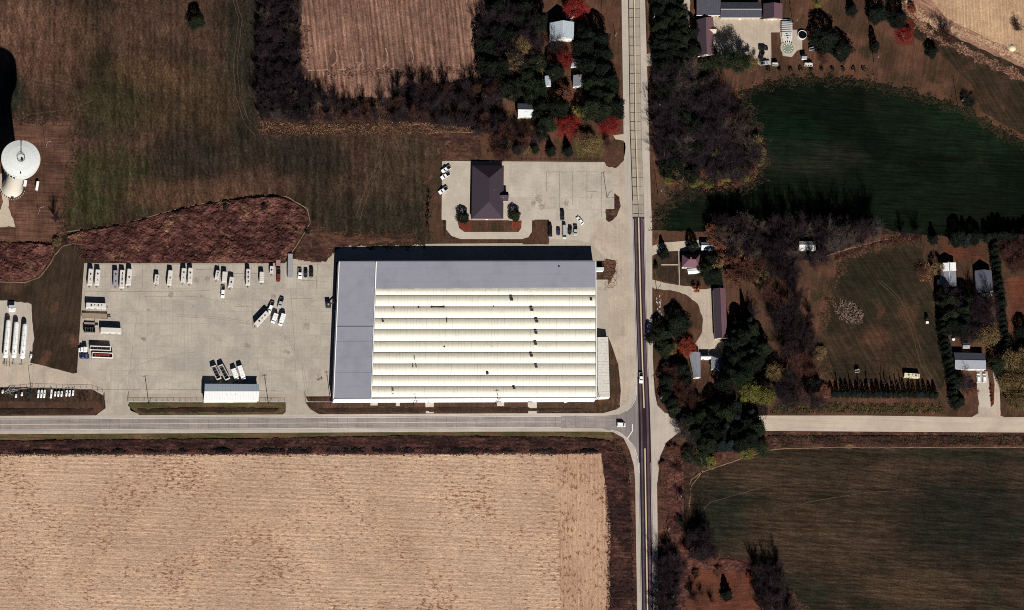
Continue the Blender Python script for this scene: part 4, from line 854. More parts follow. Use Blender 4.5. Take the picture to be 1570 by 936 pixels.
house('rear_shed', 'small grey shed behind the long slate house', [(1476, 526), (1487, 527), (1487, 534), (1476, 534)], 2.6, 0.7, 'ew', 'grey_shingle', 'white_siding', cat='shed', win=0)

# ---- water tower
tb = P(19, 288, 0)
wt = empty('water_tower', tb, 0, 'tall white single pedestal water tower with round tank on the left edge', 'water tower')
mb = MB().lathe([(5.4, 0), (5.4, 0.6), (4.7, 3.5), (4.4, 10), (4.4, 34), (5.6, 38), (7.2, 41.5)], 40); mb.build('column', 'tower_column', wt, True)
mb = MB().lathe([(7.2, 41.5), (9.0, 44.2), (9.7, 47.5), (9.6, 51)], 48); mb.build('tank', 'tower_paint', wt, True)
top_ = MB()
for i in range(24):
    a0, a1 = 2*math.pi*i/24, 2*math.pi*(i+1)/24-0.001
    for (r0, z0, r1, z1) in ((9.75, 51.0, 6.5, 51.75), (6.5, 51.75, 3.2, 52.2), (3.2, 52.2, 0.05, 52.35)):
        top_.add([(r0*math.cos(a0), r0*math.sin(a0), z0), (r0*math.cos(a1), r0*math.sin(a1), z0), (r1*math.cos(a1), r1*math.sin(a1), z1), (r1*math.cos(a0), r1*math.sin(a0), z1)], [(0, 1, 2, 3)])
tr = top_.build('tank_roof', 'tower_paint', wt)
rs = MB()
for i in range(24):
    a0 = 2*math.pi*i/24
    for (r0, z0, r1, z1) in ((9.75, 51.02, 6.5, 51.77), (6.5, 51.77, 3.2, 52.22)): rs.bar((r0*math.cos(a0), r0*math.sin(a0), z0-.02), (r1*math.cos(a0), r1*math.sin(a0), z1-.02), 0.035, 3)
rs.build('roof_weld', 'tower_paint', tr, kind='stuff')
rim = MB().lathe([(9.6, 50.9), (9.85, 50.9), (9.85, 51.1), (9.6, 51.12)], 48); rim.build('rim', 'tower_column', wt, True)
rl = MB()
for i in range(16):
    a0, a1 = 2*math.pi*i/16, 2*math.pi*(i+1)/16
    c0 = (2.0*math.cos(a0), 2.0*math.sin(a0)); c1 = (2.0*math.cos(a1), 2.0*math.sin(a1))
    rl.bar((*c0, 52.2), (*c0, 53.3), 0.06, 4); rl.bar((*c0, 53.3), (*c1, 53.3), 0.09, 4); rl.bar((*c0, 52.8), (*c1, 52.8), 0.06, 4)
rl.build('guard_rail', 'dark_steel', wt)
MB().cyl((0.5, -0.9), 0.6, 0.55, 52.1, 53.2, 12).build('hatch', 'dark_steel', wt); MB().cyl((0, -7.6), 0.35, 0.3, 51.4, 52.2, 10).build('vent', 'dark_steel', wt)
ld = MB()
for x_ in (-0.3, 0.3): ld.bar((x_, 2.2, 52.5), (x_, 9.7, 51.2), 0.05, 4)
for i in range(16): ld.bar((-0.3, 2.2+i*0.47, 52.5-i*0.08), (0.3, 2.2+i*0.47, 52.5-i*0.08), 0.04, 4)
ld.build('ladder', 'dark_steel', wt)
MB().cyl((0, 9.6), 0.35, 0.35, 50.8, 51.6, 8).build('antenna', 'dark_steel', wt)
for i in range(8):
    a0 = math.radians(186+i*9.5); c0 = (9.85*math.cos(a0), 9.85*math.sin(a0)); d0 = (math.cos(a0+math.pi/2)*0.5, math.sin(a0+math.pi/2)*0.5)
    mk = MB(); q = [(c0[0]-d0[0], c0[1]-d0[1]), (c0[0]+d0[0], c0[1]+d0[1]), (c0[0]+d0[0]-c0[0]*0.03, c0[1]+d0[1]-c0[1]*0.03), (c0[0]-d0[0]-c0[0]*0.03, c0[1]-d0[1]-c0[1]*0.03)]
    vs, fs = quadbox(q, 47.6, 49.3); mk.add(vs, fs).build('painted_mark', 'dark_steel', wt)
MB().box(-0.6, 0.6, -6.3, -5.6, 0, 2.2).build('door', 'dark_steel', wt)
bs = MB()
for i in range(14):
    a0 = math.radians(200+i*11); bs.box(6.3*math.cos(a0)-0.2, 6.3*math.cos(a0)+0.2, 6.3*math.sin(a0)-0.2, 6.3*math.sin(a0)+0.2, 0, 0.9)
bs.build('anchor_bolt', 'galvanised', wt, kind='stuff')
for px, py, w_, l_, lab in ((38.5, 281, 1.4, 2.8, 'small white equipment cabinet close to the water tower foot'), (57, 285, 1.2, 4.2, 'long white equipment cabinet east of the water tower')):
    c = empty('equipment_cabinet', P(px, py, 1.2)*Vector((1, 1, 0)) if False else Vector((*P(px, py, 1.2)[:2], 0)), math.radians(-8), lab, 'cabinet')
    MB().box(-w_/2, w_/2, -l_/2, l_/2, 0.15, 1.9, 0.04, 0.04).build('body', 'white_metal', c); MB().box(-w_/2-0.08, w_/2+0.08, -l_/2-0.08, l_/2+0.08, 1.9, 2.02, 0.1, 0.1).build('lid', 'white_metal', c)
    MB().box(-w_/2-0.2, w_/2+0.2, -l_/2-0.2, l_/2+0.2, 0, 0.15).build('plinth', 'concrete', c)

# ================================================================== VEHICLES AND YARD THINGS
def at(px, py, h=0.0): p = P(px, py, h); return Vector((p.x, p.y, 0))
BZ = 0.10
def wheels(r, xs, hw, rad=0.36, wd=0.26, z=0.0):
    for x in xs:
        for s in (-1, 1):
            t = MB().cyl((x, z+rad), rad, rad, s*hw-wd/2, s*hw+wd/2, 12, 'y').build('wheel', 'rubber', r)
            MB().cyl((x, z+rad), rad*0.5, rad*0.5, s*(hw+wd/2+0.004)-0.01, s*(hw+wd/2+0.004)+0.01, 8, 'y').build('rim', 'chrome', t)
def rounded(mb, L, W, z0, z1, r=0.18):
    x, y = L/2, W/2; c = [(-x+r, -y), (x-r, -y), (x, -y+r), (x, y-r), (x-r, y), (-x+r, y), (-x, y-r), (-x, -y+r)]; n = 8; k = 0.93
    vs = [(a, b, z0) for a, b in c]+[(a, b, z1-r) for a, b in c]+[(a-math.copysign(r*0.6, a), b-math.copysign(r*0.5, b), z1) for a, b in c]
    fs = [tuple(range(n-1, -1, -1)), tuple(range(2*n, 3*n))]+[(q*n+i, q*n+(i+1) % n, (q+1)*n+(i+1) % n, (q+1)*n+i) for q in (0, 1) for i in range(n)]
    return mb.add(vs, fs)
def trailer(px, py, L, W, ang, label, mat='rv_white', H=3.0, vents=2, hitch=True, cat='trailer', name='travel_trailer', group=None, dark_vent=True):
    """box trailer or caravan; ang = compass direction of its drawbar end"""
    r = empty(name, at(px, py, H)+Vector((0, 0, BZ)), math.radians(90-ang), label, cat, group)
    b = rounded(MB(), L, W, 0.55, H).build('body', mat, r)
    for i in range(vents):
        x = -L*0.35+L*0.7*(i+0.5)/vents+random.uniform(-0.3, 0.3)
        MB().box(x-0.4, x+0.4, -0.34+random.uniform(-.2, .2), 0.34, H-0.01, H+0.30, 0.08, 0.08).build('roof_vent', 'dark_steel' if (i % 2 == 0 and dark_vent) else 'rv_grey', r)
    for i in range(5):
        x = -L/2+0.35+(L-0.7)*i/4
        MB().box(x-0.03, x+0.03, -W/2+0.14, W/2-0.14, H-0.01, H+0.03).build('roof_seam', 'rv_grey', r)
    for s in (-1, 1):
        for i in range(3):
            x = -L*0.33+L*0.3*i; MB().box(x-0.45, x+0.45, s*W/2-0.02, s*W/2+0.02, 1.5, 2.2).build('window', 'window_glass', r)
        MB().box(-L*0.46, L*0.46, s*W/2-0.015, s*W/2+0.015, 0.9, 1.05).build('stripe', 'rust_pink', r)
    MB().box(L/2-0.02, L/2+0.03, -W*0.3, W*0.3, 1.6, 2.2).build('front_window', 'window_glass', r)
    MB().box(-0.4+L*0.2, 0.3+L*0.2, W/2-0.01, W/2+0.03, 0.6, 2.3).build('door', mat, r)
    MB().box(-L/2-0.12, -L/2, -W/2+0.1, W/2-0.1, 0.5, 0.68).build('bumper', 'dark_steel', r)
    wheels(r, (-0.9, 0.1) if L > 6 else (-0.3,), W/2-0.15)
    if hitch:
        h_ = MB(); h_.bar((L/2, -0.7, 0.55), (L/2+1.1, 0, 0.5), 0.06); h_.bar((L/2, 0.7, 0.55), (L/2+1.1, 0, 0.5), 0.06); h_.bar((L/2+1.0, 0, 0), (L/2+1.0, 0, 0.6), 0.05)
        h_.build('drawbar', 'dark_steel', r); MB().cyl((L/2+0.45, 0), 0.17, 0.17, 0.6, 1.1, 8).build('gas_bottle', 'dark_steel', r)
    return r
def body_section(mb, secs):
    """secs: (x, halfwidth, z0, z1, topinset) loft"""
    vs = []
    for x, hw, z0, z1, ti in secs: vs += [(x, -hw, z0), (x, hw, z0), (x, hw, z1-0.12), (x, hw-ti, z1), (x, -hw+ti, z1), (x, -hw, z1-0.12)]
    n = 6; k = len(secs); fs = [(i*n+j, i*n+(j+1) % n, (i+1)*n+(j+1) % n, (i+1)*n+j) for i in range(k-1) for j in range(n)]
    return mb.add(vs, fs+[tuple(range(n)), tuple((k-1)*n+j for j in range(n-1, -1, -1))])
def car(px, py, ang, label, mat='truck_white', kind='car', L=None, cat=None, group=None, bed='truck_dark'):
    name = {'car': 'parked_car', 'pickup': 'pickup_truck', 'suv': 'parked_suv', 'van': 'van'}[kind]
    L = L or {'car': 4.7, 'pickup': 5.9, 'suv': 4.9, 'van': 5.6}[kind]; W = {'car': 0.92, 'pickup': 1.02, 'suv': 0.98, 'van': 1.02}[kind]
    r = empty(name, at(px, py, 1.2)+Vector((0, 0, BZ)), math.radians(90-ang), label, cat or {'car': 'car', 'pickup': 'pickup truck', 'suv': 'suv', 'van': 'van'}[kind], group)
    f = L/2
    if kind == 'car': secs = [(-f, W-.15, .35, .85, .1), (-f+.3, W, .25, 1.0, .1), (-f+1.0, W, .25, 1.02, .1), (f-1.5, W, .25, 1.0, .1), (f-.4, W-.03, .25, .82, .14), (f, W-.22, .35, .7, .12)]; cab = (-f+0.55, f-1.35, -f+1.15, f-2.1, 1.45)
    elif kind == 'pickup': secs = [(-f, W-.06, .45, 1.15, .06), (-f+.1, W, .4, 1.2, .06), (f-2.2, W, .4, 1.2, .06), (f-1.6, W, .4, 1.22, .1), (f-.3, W-.03, .4, 1.12, .16), (f, W-.16, .45, .98, .12)]; cab = (-f+2.0, f-1.35, -f+2.3, f-1.95, 1.85)
    elif kind == 'suv': secs = [(-f, W-.1, .4, 1.0, .08), (-f+.2, W, .3, 1.1, .08), (f-1.5, W, .3, 1.12, .1), (f-.3, W-.03, .3, 1.0, .15), (f, W-.2, .4, .85, .12)]; cab = (-f+0.12, f-1.2, -f+0.5, f-1.9, 1.75)
    else: secs = [(-f, W-.05, .4, 1.3, .06), (-f+.1, W, .3, 1.35, .06), (f-1.2, W, .3, 1.3, .1), (f-.2, W-.05, .3, 1.0, .15), (f, W-.2, .4, .85, .1)]; cab = (-f+0.08, f-0.6, -f+0.25, f-1.5, 2.15)
    bz = secs[2][3]-0.05
    body_section(MB(), secs).build('body', mat, r, False)
    x0, x1, x2, x3, zt = cab; wi = W-.06; wt_ = W-.24
    gl = MB().add([(x0, -wi, bz), (x1, -wi, bz), (x1, wi, bz), (x0, wi, bz), (x2, -wt_, zt-.05), (x3, -wt_, zt-.05), (x3, wt_, zt-.05), (x2, wt_, zt-.05)], [(3, 2, 1, 0), (4, 5, 6, 7), (0, 1, 5, 4), (1, 2, 6, 5), (2, 3, 7, 6), (3, 0, 4, 7)])
    gl.build('windscreen', 'window_glass', r)
    MB().box(x2-.05, x3+.05, -wt_-.03, wt_+.03, zt-.05, zt+.02, .06, .06).build('roof', mat, r)
    for s in (-1, 1):
        MB().bar((x1, s*wi, bz), (x3, s*wt_, zt-.03), .045).build('pillar', mat, r); MB().bar((x0, s*wi, bz), (x2, s*wt_, zt-.03), .06).build('pillar', mat, r)
        MB().box(f-.12, f+.02, s*(W-.35)-.16, s*(W-.35)+.16, .62, .82).build('headlight', 'lamp_lens', r)
        MB().box(-f-.02, -f+.08, s*(W-.25)-.12, s*(W-.25)+.12, .65, .9).build('tail_light', 'red_lens', r)
        MB().box(x1-.5, x1-.25, s*(W+.02)-.1, s*(W+.02)+.1, bz, bz+.16).build('mirror', mat, r)
    if kind == 'pickup':
        MB().box(-f+.12, x0-.1, -W+.12, W-.12, 1.185, 1.21).build('bed_liner', bed, r)
    MB().box(f-.05, f+.06, -W+.2, W-.2, .35, .5).build('bumper', 'dark_steel', r); MB().box(-f-.06, -f+.05, -W+.2, W-.2, .4, .55).build('bumper', 'dark_steel', r)
    wheels(r, (-f+L*0.2, f-L*0.18), W-.12, .36 if kind != 'pickup' else .4)
    return r
def semi(px, py, L, ang, label, mat='truck_white', cat='lorry', W=2.4, H=3.2, cabm=None, boxm=None, group=None):
    r = empty('box_truck', at(px, py, H)+Vector((0, 0, BZ)), math.radians(90-ang), label, cat, group); f = L/2; cabm = cabm or mat; boxm = boxm or mat
    rounded(MB(), L-2.3, W, 0.9, H, 0.1).build('cargo_box', boxm, r).location.x = -1.15
    body_section(MB(), [(f-2.1, W/2-.1, .5, 2.6, .1), (f-1.0, W/2-.1, .5, 2.55, .15), (f-.8, W/2-.12, .5, 1.7, .15), (f, W/2-.2, .5, 1.4, .15)]).build('cab', cabm, r)
    MB().add([(f-1.02, -W/2+.2, 2.45), (f-1.02, W/2-.2, 2.45), (f-.76, W/2-.2, 1.72), (f-.76, -W/2+.2, 1.72), (f-.95, -W/2+.2, 2.5), (f-.95, W/2-.2, 2.5), (f-.68, W/2-.2, 1.75), (f-.68, -W/2+.2, 1.75)], [(0, 1, 2, 3), (4, 5, 6, 7), (0, 1, 5, 4), (2, 3, 7, 6), (1, 2, 6, 5), (3, 0, 4, 7)]).build('windscreen', 'window_glass', r)
    MB().box(-f+.2, f-.5, -.45, .45, .5, .9).build('chassis', 'dark_steel', r)
    MB().box(-f-.05, -f+.02, -W/2+.15, W/2-.15, 1.0, H-.2).build('rear_door', boxm, r)
    for i in range(3): x = -f+1+(L-4)*i/2; MB().box(x-.04, x+.04, -W/2+.08, W/2-.08, H-.01, H+.025).build('roof_seam', 'rv_grey', r)
    for s in (-1, 1): MB().box(f-.05, f+.03, s*(W/2-.45)-.15, s*(W/2-.45)+.15, .8, 1.0).build('headlight', 'lamp_lens', r)
    wheels(r, (-f+1.2, f-1.0), W/2-.2, .45, .3)
    return r
def open_trailer(px, py, L, W, ang, label, H=2.9, rim='rv_white', inner='truck_dark', load=None):
    r = empty('grain_trailer', at(px, py, H)+Vector((0, 0, BZ)), math.radians(90-ang), label, 'trailer'); f = L/2; y = W/2; t = .16
    sh = MB()
    for (a, b, c, d) in ((-f, f, -y, -y+t), (-f, f, y-t, y), (-f, -f+t, -y+t+.002, y-t-.002), (f-t*3, f, -y+t+.002, y-t-.002)): sh.box(a, b, c, d, 1.0, H)
    sh.build('hopper_side', rim, r)
    MB().box(-f+t, f-t*3, -y+t, y-t, 1.0, 1.35).build('hopper_floor', inner, r)
    if load: MB().box(-f+.6, f-1.2, -y+.3, y-.3, 1.35, 2.3, .5, .4).build('load', load, r)
    for i in range(4): x = -f+L*(i+.7)/4.8; MB().bar((x, -y+.05, H+.02), (x, y-.05, H+.02), .05).build('cross_bow', 'rv_grey', r)
    MB().box(-f+.2, f, -.4, .4, .6, 1.0).build('chassis', 'dark_steel', r); wheels(r, (-f+1.0, -f+2.0), y-.25, .45, .3)
    MB().bar((f-.8, .8, 0), (f-.8, .8, 1.0), .07).build('landing_leg', 'dark_steel', r); MB().bar((f-.8, -.8, 0), (f-.8, -.8, 1.0), .07).build('landing_leg', 'dark_steel', r)
    return r
def flatbed(px, py, L, W, ang, label, deck='deck_wood', H=1.05, name='flatbed_trailer'):
    r = empty(name, at(px, py, H)+Vector((0, 0, BZ)), math.radians(90-ang), label, 'trailer'); f = L/2
    n = int(W/0.3)
    for i in range(n): MB().box(-f, f, -W/2+W*i/n+.01, -W/2+W*(i+1)/n-.01, H-.08, H+random.uniform(0, .015)).build('plank', deck, r)
    fr = MB(); fr.box(-f, f, -W/2-.06, -W/2, H-.22, H+.03); fr.box(-f, f, W/2, W/2+.06, H-.22, H+.03); fr.box(-f, f+1.5, -.3, .3, H-.4, H-.1); fr.build('frame', 'dark_steel', r)
    MB().box(f-.1, f, -W/2, W/2, H, H+1.0).build('headboard', 'dark_steel', r); wheels(r, (-f+1, -f+2), W/2-.2, .42, .28)
    return r
trailer(138.8, 424.5, 8.4, 2.5, 184, 'white camper trailer at the far left of the north row, westmost of all', vents=2)
trailer(149.6, 425, 7.9, 2.5, 184, 'white camper trailer second from the west end of the north row', vents=2)
trailer(177.5, 426, 7.8, 2.4, 180, 'greyish camper trailer on the left of a tight group of three', 'rv_grey', vents=3)
trailer(187.4, 427.5, 9.2, 2.5, 182, 'long white camper trailer with five roof vents in the middle of a tight three', vents=5)
trailer(198.2, 424.6, 8.4, 2.5, 184, 'white camper trailer on the right of a tight group of three', vents=1)
trailer(240.5, 427.8, 4.6, 2.3, 184, 'short stubby white caravan standing alone in the north row', vents=2, H=2.8)
trailer(260.7, 425.5, 7.6, 2.4, 186, 'white caravan with dark skylight right of the short stubby one', vents=1)
trailer(281.7, 422, 7.4, 2.5, 184, 'white caravan close beside a greyer one, left of that pair', vents=2)
trailer(291.8, 422.5, 8.0, 2.4, 183, 'cream caravan right of a close pair in the north row', vents=2)
trailer(147.6, 468.6, 10.3, 2.6, 90, 'long white caravan lying east to west under the north row', vents=4, H=3.4)
trailer(333.6, 421.5, 4.6, 2.3, 190, 'small tilted caravan with long drawbar and dark roof vents', vents=2, H=2.8)
trailer(344.5, 424.5, 5.4, 2.5, 183, 'cream box trailer hitched behind the white pickup', vents=0, hitch=False, cat='trailer', name='box_trailer')
trailer(354.8, 432.5, 5.3, 2.5, 188, 'short white caravan right of the pickup and its trailer', vents=1)
trailer(380.6, 424.5, 8.3, 2.2, 181, 'slim motorhome with a line of black roof vents', vents=5, cat='motorhome', name='motorhome')
trailer(401.6, 424.5, 5.2, 2.4, 181, 'short cream box trailer between motorhome and small utility trailer', vents=0, name='box_trailer')
trailer(416.7, 413.6, 3.8, 2.0, 182, 'tiny white utility trailer near the rusty load', vents=1, H=2.2, name='utility_trailer')
trailer(445, 407, 12.3, 2.5, 180, 'very long grey semi trailer reaching back onto the grass', 'rv_grey', vents=0, H=2.2, name='semi_trailer', hitch=False)
trailer(401.8, 488.5, 9.0, 2.6, 221, 'long white caravan set diagonally in the middle of the yard', vents=3, H=3.4)
semi(421.3, 487.5, 4.8, 200, 'short white box truck beside the diagonal caravan', H=2.9)
semi(432.8, 489.5, 6.0, 197, 'white box truck, eastmost of the diagonal cluster', H=3.1)
car(415.2, 471.5, 202, 'white pickup nose south between the diagonal caravan and box trucks', kind='pickup', L=6.4)
car(430.4, 464.5, 196, 'white and grey pickup at the northeast tip of the diagonal cluster', kind='pickup', L=5.6, mat='truck_silver')
car(341.7, 448, 183, 'white pickup hitched in front of a cream box trailer', kind='pickup', L=6.3)
flatbed(426.6, 404, 5.5, 2.2, 181, 'low trailer with rusty scrap half on the grass', 'rust_pink')
car(427, 423, 181, 'dark red pickup with white nose below the scrap trailer', kind='pickup', L=6.2, mat='rust_red')
car(459.8, 420, 181, 'white pickup right of the long grey semi trailer', kind='pickup', L=5.4)
car(468.8, 418.5, 181, 'black car in the middle at the east end of the north row', kind='car', mat='truck_dark')
car(477.5, 418, 181, 'black suv, eastmost vehicle of the north row', kind='suv', mat='truck_dark')
flatbed(145.5, 484.5, 13.0, 2.5, 90, 'empty plank deck flatbed lying east to west at the yard edge', 'deck_wood', 1.2)
flatbed(137.5, 497.5, 5.6, 1.9, 90, 'small flatbed with pink and rusty deck west of the big white box', 'rust_pink', 0.9)
open_trailer(137.3, 505.5, 5.8, 2.4, 90, 'dark open topped trailer below the small rusty flatbed', 2.4, 'truck_dark')
trailer(170.3, 506.5, 10.6, 2.6, 90, 'long bright white semi trailer lying east to west in the west corner', vents=0, H=3.6, name='semi_trailer', hitch=False)
semi(127.5, 535.5, 4.3, 270, 'white box truck at the extreme west edge of the yard', H=3.2)
open_trailer(154, 533.8, 10.5, 2.1, 90, 'white rimmed long trailer with dark bed north of the red load', 3.0)
open_trailer(157.5, 544.5, 10.5, 2.6, 90, 'white sided trailer carrying a dark red load', 2.8, load='rust_red')
semi(129.5, 546, 4.6, 270, 'dark blue truck tractor just below the western white box truck', 'truck_blue', H=2.4, W=2.2)
open_trailer(331.5, 571.5, 7.4, 2.5, 155, 'white rimmed open hopper trailer, westmost of four slanting ones', 3.0)
open_trailer(343.6, 571, 8.3, 2.5, 152, 'white rimmed open hopper trailer second in the slanting row', 3.0)
semi(360.9, 573.8, 6.0, 158, 'shorter white truck third in the slanting row above the shed', H=2.9)
semi(370.8, 571.5, 7.4, 160, 'longer white truck at the east end of the slanting row', H=2.9)
# office car park
for px, py, lab in ((684, 259.5, 'white pickup in the northwest corner of the office car park'), (683, 269.5, 'white pickup second of three by the west edge of the office car park'), (679.6, 292, 'white pickup standing apart, south of two others, west of the office')):
    car(px, py, 235, lab, kind='pickup', L=5.3, group=None)
car(843.6, 355, 180, 'dark van beside the brown lawn corner of the car park', kind='van', mat='truck_dark', L=6.2)
car(856.3, 355, 180, 'blue small car between dark van and long white van', mat='truck_blue', L=3.9)
car(865.4, 355.5, 180, 'long pale van in the middle of the lined up cars', kind='van', mat='truck_silver', L=7.0)
car(874, 353, 185, 'black and white small car right of the long pale van', mat='truck_dark', L=4.6)
car(882.2, 354, 182, 'silver pickup at the east end of the lined up cars', kind='pickup', mat='truck_silver', L=5.6)
car(862.4, 330.5, 180, 'dark suv parked alone north of the lined up cars', kind='suv', mat='truck_dark', L=5.2)
car(889.5, 338.4, 320, 'white saloon car parked askew northeast of the others')
car(983, 579.5, 180, 'white pickup driving on the dark asphalt road', kind='pickup', L=5.6)
car(952.5, 651.5, 90, 'white van waiting at the junction stop line', kind='van', L=4.4)
car(1500.5, 580, 0, 'white suv on the left of the paired driveway cars', kind='suv')
car(1509.5, 580, 0, 'white suv on the right of the paired driveway cars', kind='suv')
car(1170.5, 74, 90, 'black car on the farmyard concrete', mat='truck_dark', kind='suv')
car(1168, 85, 20, 'black pickup at the south end of the farmyard', mat='truck_dark', kind='pickup', L=5.0)
car(1173, 96.5, 80, 'pinkish silver pickup at the lawn corner of the farmyard', mat='truck_silver', kind='pickup', L=5.2)
trailer(1188.7, 98.5, 3.2, 1.6, 90, 'small white trailer north of the shrub row, western one', H=1.8, vents=0, name='utility_trailer')
trailer(1240, 98.8, 4.4, 1.6, 90, 'white trailer north of the shrub row below the grey shed', H=1.9, vents=0, name='utility_trailer')
trailer(1245, 75, 3.0, 1.3, 80, 'small white cart east of the round dark pool', H=1.4, vents=0, name='utility_trailer')
r = trailer(1398.5, 575.8, 8.2, 2.2, 92, 'long pale yellow caravan north of the conifer row', 'yellow_paint', H=2.8, vents=3)
trailer(1314.6, 568.8, 2.6, 1.3, 80, 'small white cart on the grass among sapling shadows', H=1.5, vents=0, name='utility_trailer')

# tractor / mower with tank in the pasture
r = empty('tractor', at(1421, 488, 1), math.radians(95), 'dark tractor with white rear box in the pasture', 'tractor')
body_section(MB(), [(-1.6, .5, .6, 1.3, .1), (0, .5, .6, 1.4, .1), (1.6, .4, .6, 1.2, .1)]).build('body', 'truck_dark', r); MB().box(-1.2, .2, -.7, .7, 1.4, 2.6, .12, .12).build('cab', 'window_glass', r); MB().box(-1.25, .25, -.75, .75, 2.6, 2.7, .1, .1).build('roof', 'truck_dark', r)
MB().box(-2.8, -1.7, -.8, .8, .5, 1.3, .1, .1).build('rear_box', 'truck_white', r); wheels(r, (-.9,), .85, .75, .4); wheels(r, (1.2,), .7, .45, .3)

# big horizontal storage tanks
def gastank(px0, py0, px1, py1, rad, zc, label, small=False, group=None):
    a = P(px0, py0, zc+rad*0.5); b = P(px1, py1, zc+rad*0.5); L = (Vector(b)-Vector(a)).length; c = (a+b)/2
    r = empty('storage_tank', Vector((c.x, c.y, 0.06)), math.atan2(b.y-a.y, b.x-a.x), label, 'tank', group)
    prof = []; h = L/2-rad*0.7
    for i in range(7): t = math.pi/2*i/6; prof.append((rad*math.sin(t)+.001, -h-rad*.7*math.cos(t)))
    prof += [(r_, -z_) for r_, z_ in prof[::-1]]; n = 20 if not small else 12
    vs = [(z_, r_*math.cos(2*math.pi*i/n), zc+r_*math.sin(2*math.pi*i/n)) for r_, z_ in prof for i in range(n)]
    fs = [(k*n+i, k*n+(i+1) % n, (k+1)*n+(i+1) % n, (k+1)*n+i) for k in range(len(prof)-1) for i in range(n)]
    MB().add(vs, fs).build('vessel', 'white_metal', r, True)
    if small:
        fr = MB(); fr.box(-L*.4, L*.4, -.5, -.42, .35, .5); fr.box(-L*.4, L*.4, .42, .5, .35, .5); fr.bar((L*.4, 0, .4), (L*.4+1.0, 0, .4), .05); fr.build('frame', 'dark_steel', r)
        wheels(r, (-L*.3, L*.25), .62, .33, .2); MB().cyl((0, 0), .2, .2, zc+rad-.03, zc+rad+.22, 8).build('valve', 'dark_steel', r)
    else:
        for x in (-L*.36, 0, L*.36):
            MB().box(x-.25, x+.25, -rad*.85, rad*.85, 0, zc-rad*.55).build('saddle', 'concrete', r)
            MB().lathe([(rad+.02, 0), (rad+.02, .12)], 24)
        for x in np.linspace(-L*.42, L*.42, 7):
            m_ = MB(); vs2 = [(x+d_, (rad+.02)*math.cos(2*math.pi*i/20), zc+(rad+.02)*math.sin(2*math.pi*i/20)) for d_ in (-.04, .04) for i in range(20)]
            m_.add(vs2, [(i, (i+1) % 20, 20+(i+1) % 20, 20+i) for i in range(20)]).build('weld_band', 'rv_grey', r)
        MB().cyl((-L*.35, 0), .35, .35, zc+rad-.1, zc+rad+.35, 10).build('manway', 'rv_grey', r); MB().bar((-L*.2, 0, zc+rad+.1), (L*.2, 0, zc+rad+.1), .06).build('pipe', 'galvanised', r)
        pl = MB(); pl.bar((-L/2+.5, 0, zc-rad), (-L/2+.5, 0, .3), .1); pl.bar((-L/2+.5, 0, .4), (-L/2-2.4, .2, .4), .1); pl.bar((-L/2-2.4, -.8, .4), (-L/2-2.4, 1.2, .4), .08); pl.build('outlet_pipe', 'dark_steel', r)
    return r
gastank(8.3, 549, 13.5, 490, 1.32, 2.7, 'white horizontal storage tank, westmost of the three big ones')
gastank(21.3, 549, 26, 493, 1.32, 2.7, 'white horizontal storage tank in the middle of the three big ones')
gastank(34.2, 550, 39, 496, 1.32, 2.7, 'white horizontal storage tank, eastmost of the three big ones')
for (x, y, l) in ((58.8, 604, 13), (63.6, 604, 13), (68.2, 604, 13), (78.6, 604, 14), (84.5, 604, 8), (89.5, 604, 9), (94.5, 604, 9), (102, 603, 10), (106.8, 603, 10), (112, 602.5, 9), (24.5, 607, 6), (33.5, 604.5, 6), (4, 600.5, 6), (47.8, 545.5, 6)):
    gastank(x-l*.05, y+l/2, x+l*.05, y-l/2, .55, .95, {58.8: 'small white wheeled tank, first of three tall ones left', 63.6: 'small white wheeled tank, middle of the three long ones', 68.2: 'small white wheeled tank, right of the three long ones', 78.6: 'longest small white wheeled tank standing apart in the row'}.get(x, {24.5: 'small white wheeled tank alone at the left of the light pole', 33.5: 'small white wheeled tank just left of the light pole', 4: 'small white wheeled tank by the pipe frame at the left edge', 47.8: 'small white upright capsule tank right of the big storage tanks', 84.5: 'short white wheeled tank, first of the left trio of short ones', 89.5: 'short white wheeled tank, second of the left trio of short ones', 94.5: 'short white wheeled tank, third of the left trio of short ones', 102: 'short white wheeled tank, first of the right trio of short ones', 106.8: 'short white wheeled tank, second of the right trio of short ones', 112: 'short white wheeled tank at the east end of the row'}.get(x)), True, 'small wheeled tanks in a row')
c = house('pump_house', 'small white pump house north of the three big tanks', [(13.5, 468.5), (24.5, 468.5), (24, 477), (13, 477)], 2.8, .3, 'ew', 'shed_roof', 'white_siding', cat='shed', win=0)
r = empty('pipe_rack', at(12, 600), 0, 'jumbled pale pipes and scaffold tubes lying by the tank yard', 'pipe pile')
for i in range(22):
    a = Vector((random.uniform(-2, 2.5), random.uniform(-2, 2), random.uniform(.1, .6))); t = random.gauss(.8, .5); l = random.uniform(1.2, 2.8)
    MB().bar(a, a+Vector((math.cos(t)*l, math.sin(t)*l, random.uniform(-.1, .4))), .06).build('pipe', 'galvanised', r)
r = empty('valve_skid', at(45, 604), 0, 'dark steel pump skid at the foot of the yard light pole', 'pump')
MB().box(-1.1, 1.1, -2, 2, .1, .3).build('skid', 'dark_steel', r)
for i in range(4): MB().cyl((-.6+.4*(i % 2)*3, -1.4+i*.9), .3, .3, .3, 1.2+.3*(i % 2), 8).build('pump', 'dark_steel', r)
for y_ in (-2, 0, 2): MB().bar((-1, y_*.9, .3), (1, y_*.9, 1.7), .06).build('brace', 'dark_steel', r)
r = empty('pipe_manifold', at(10.5, 556), 0, 'pipe loading frame in front of the three big tanks', 'pipework')
for x_ in (-1.4, 0, 1.4): MB().bar((x_, -2.2, .1), (x_, -2.2, 2.0), .07).build('post', 'dark_steel', r); MB().bar((x_, -2.2, 1.0), (x_, 2.2, 1.0), .07).build('pipe', 'dark_steel', r)
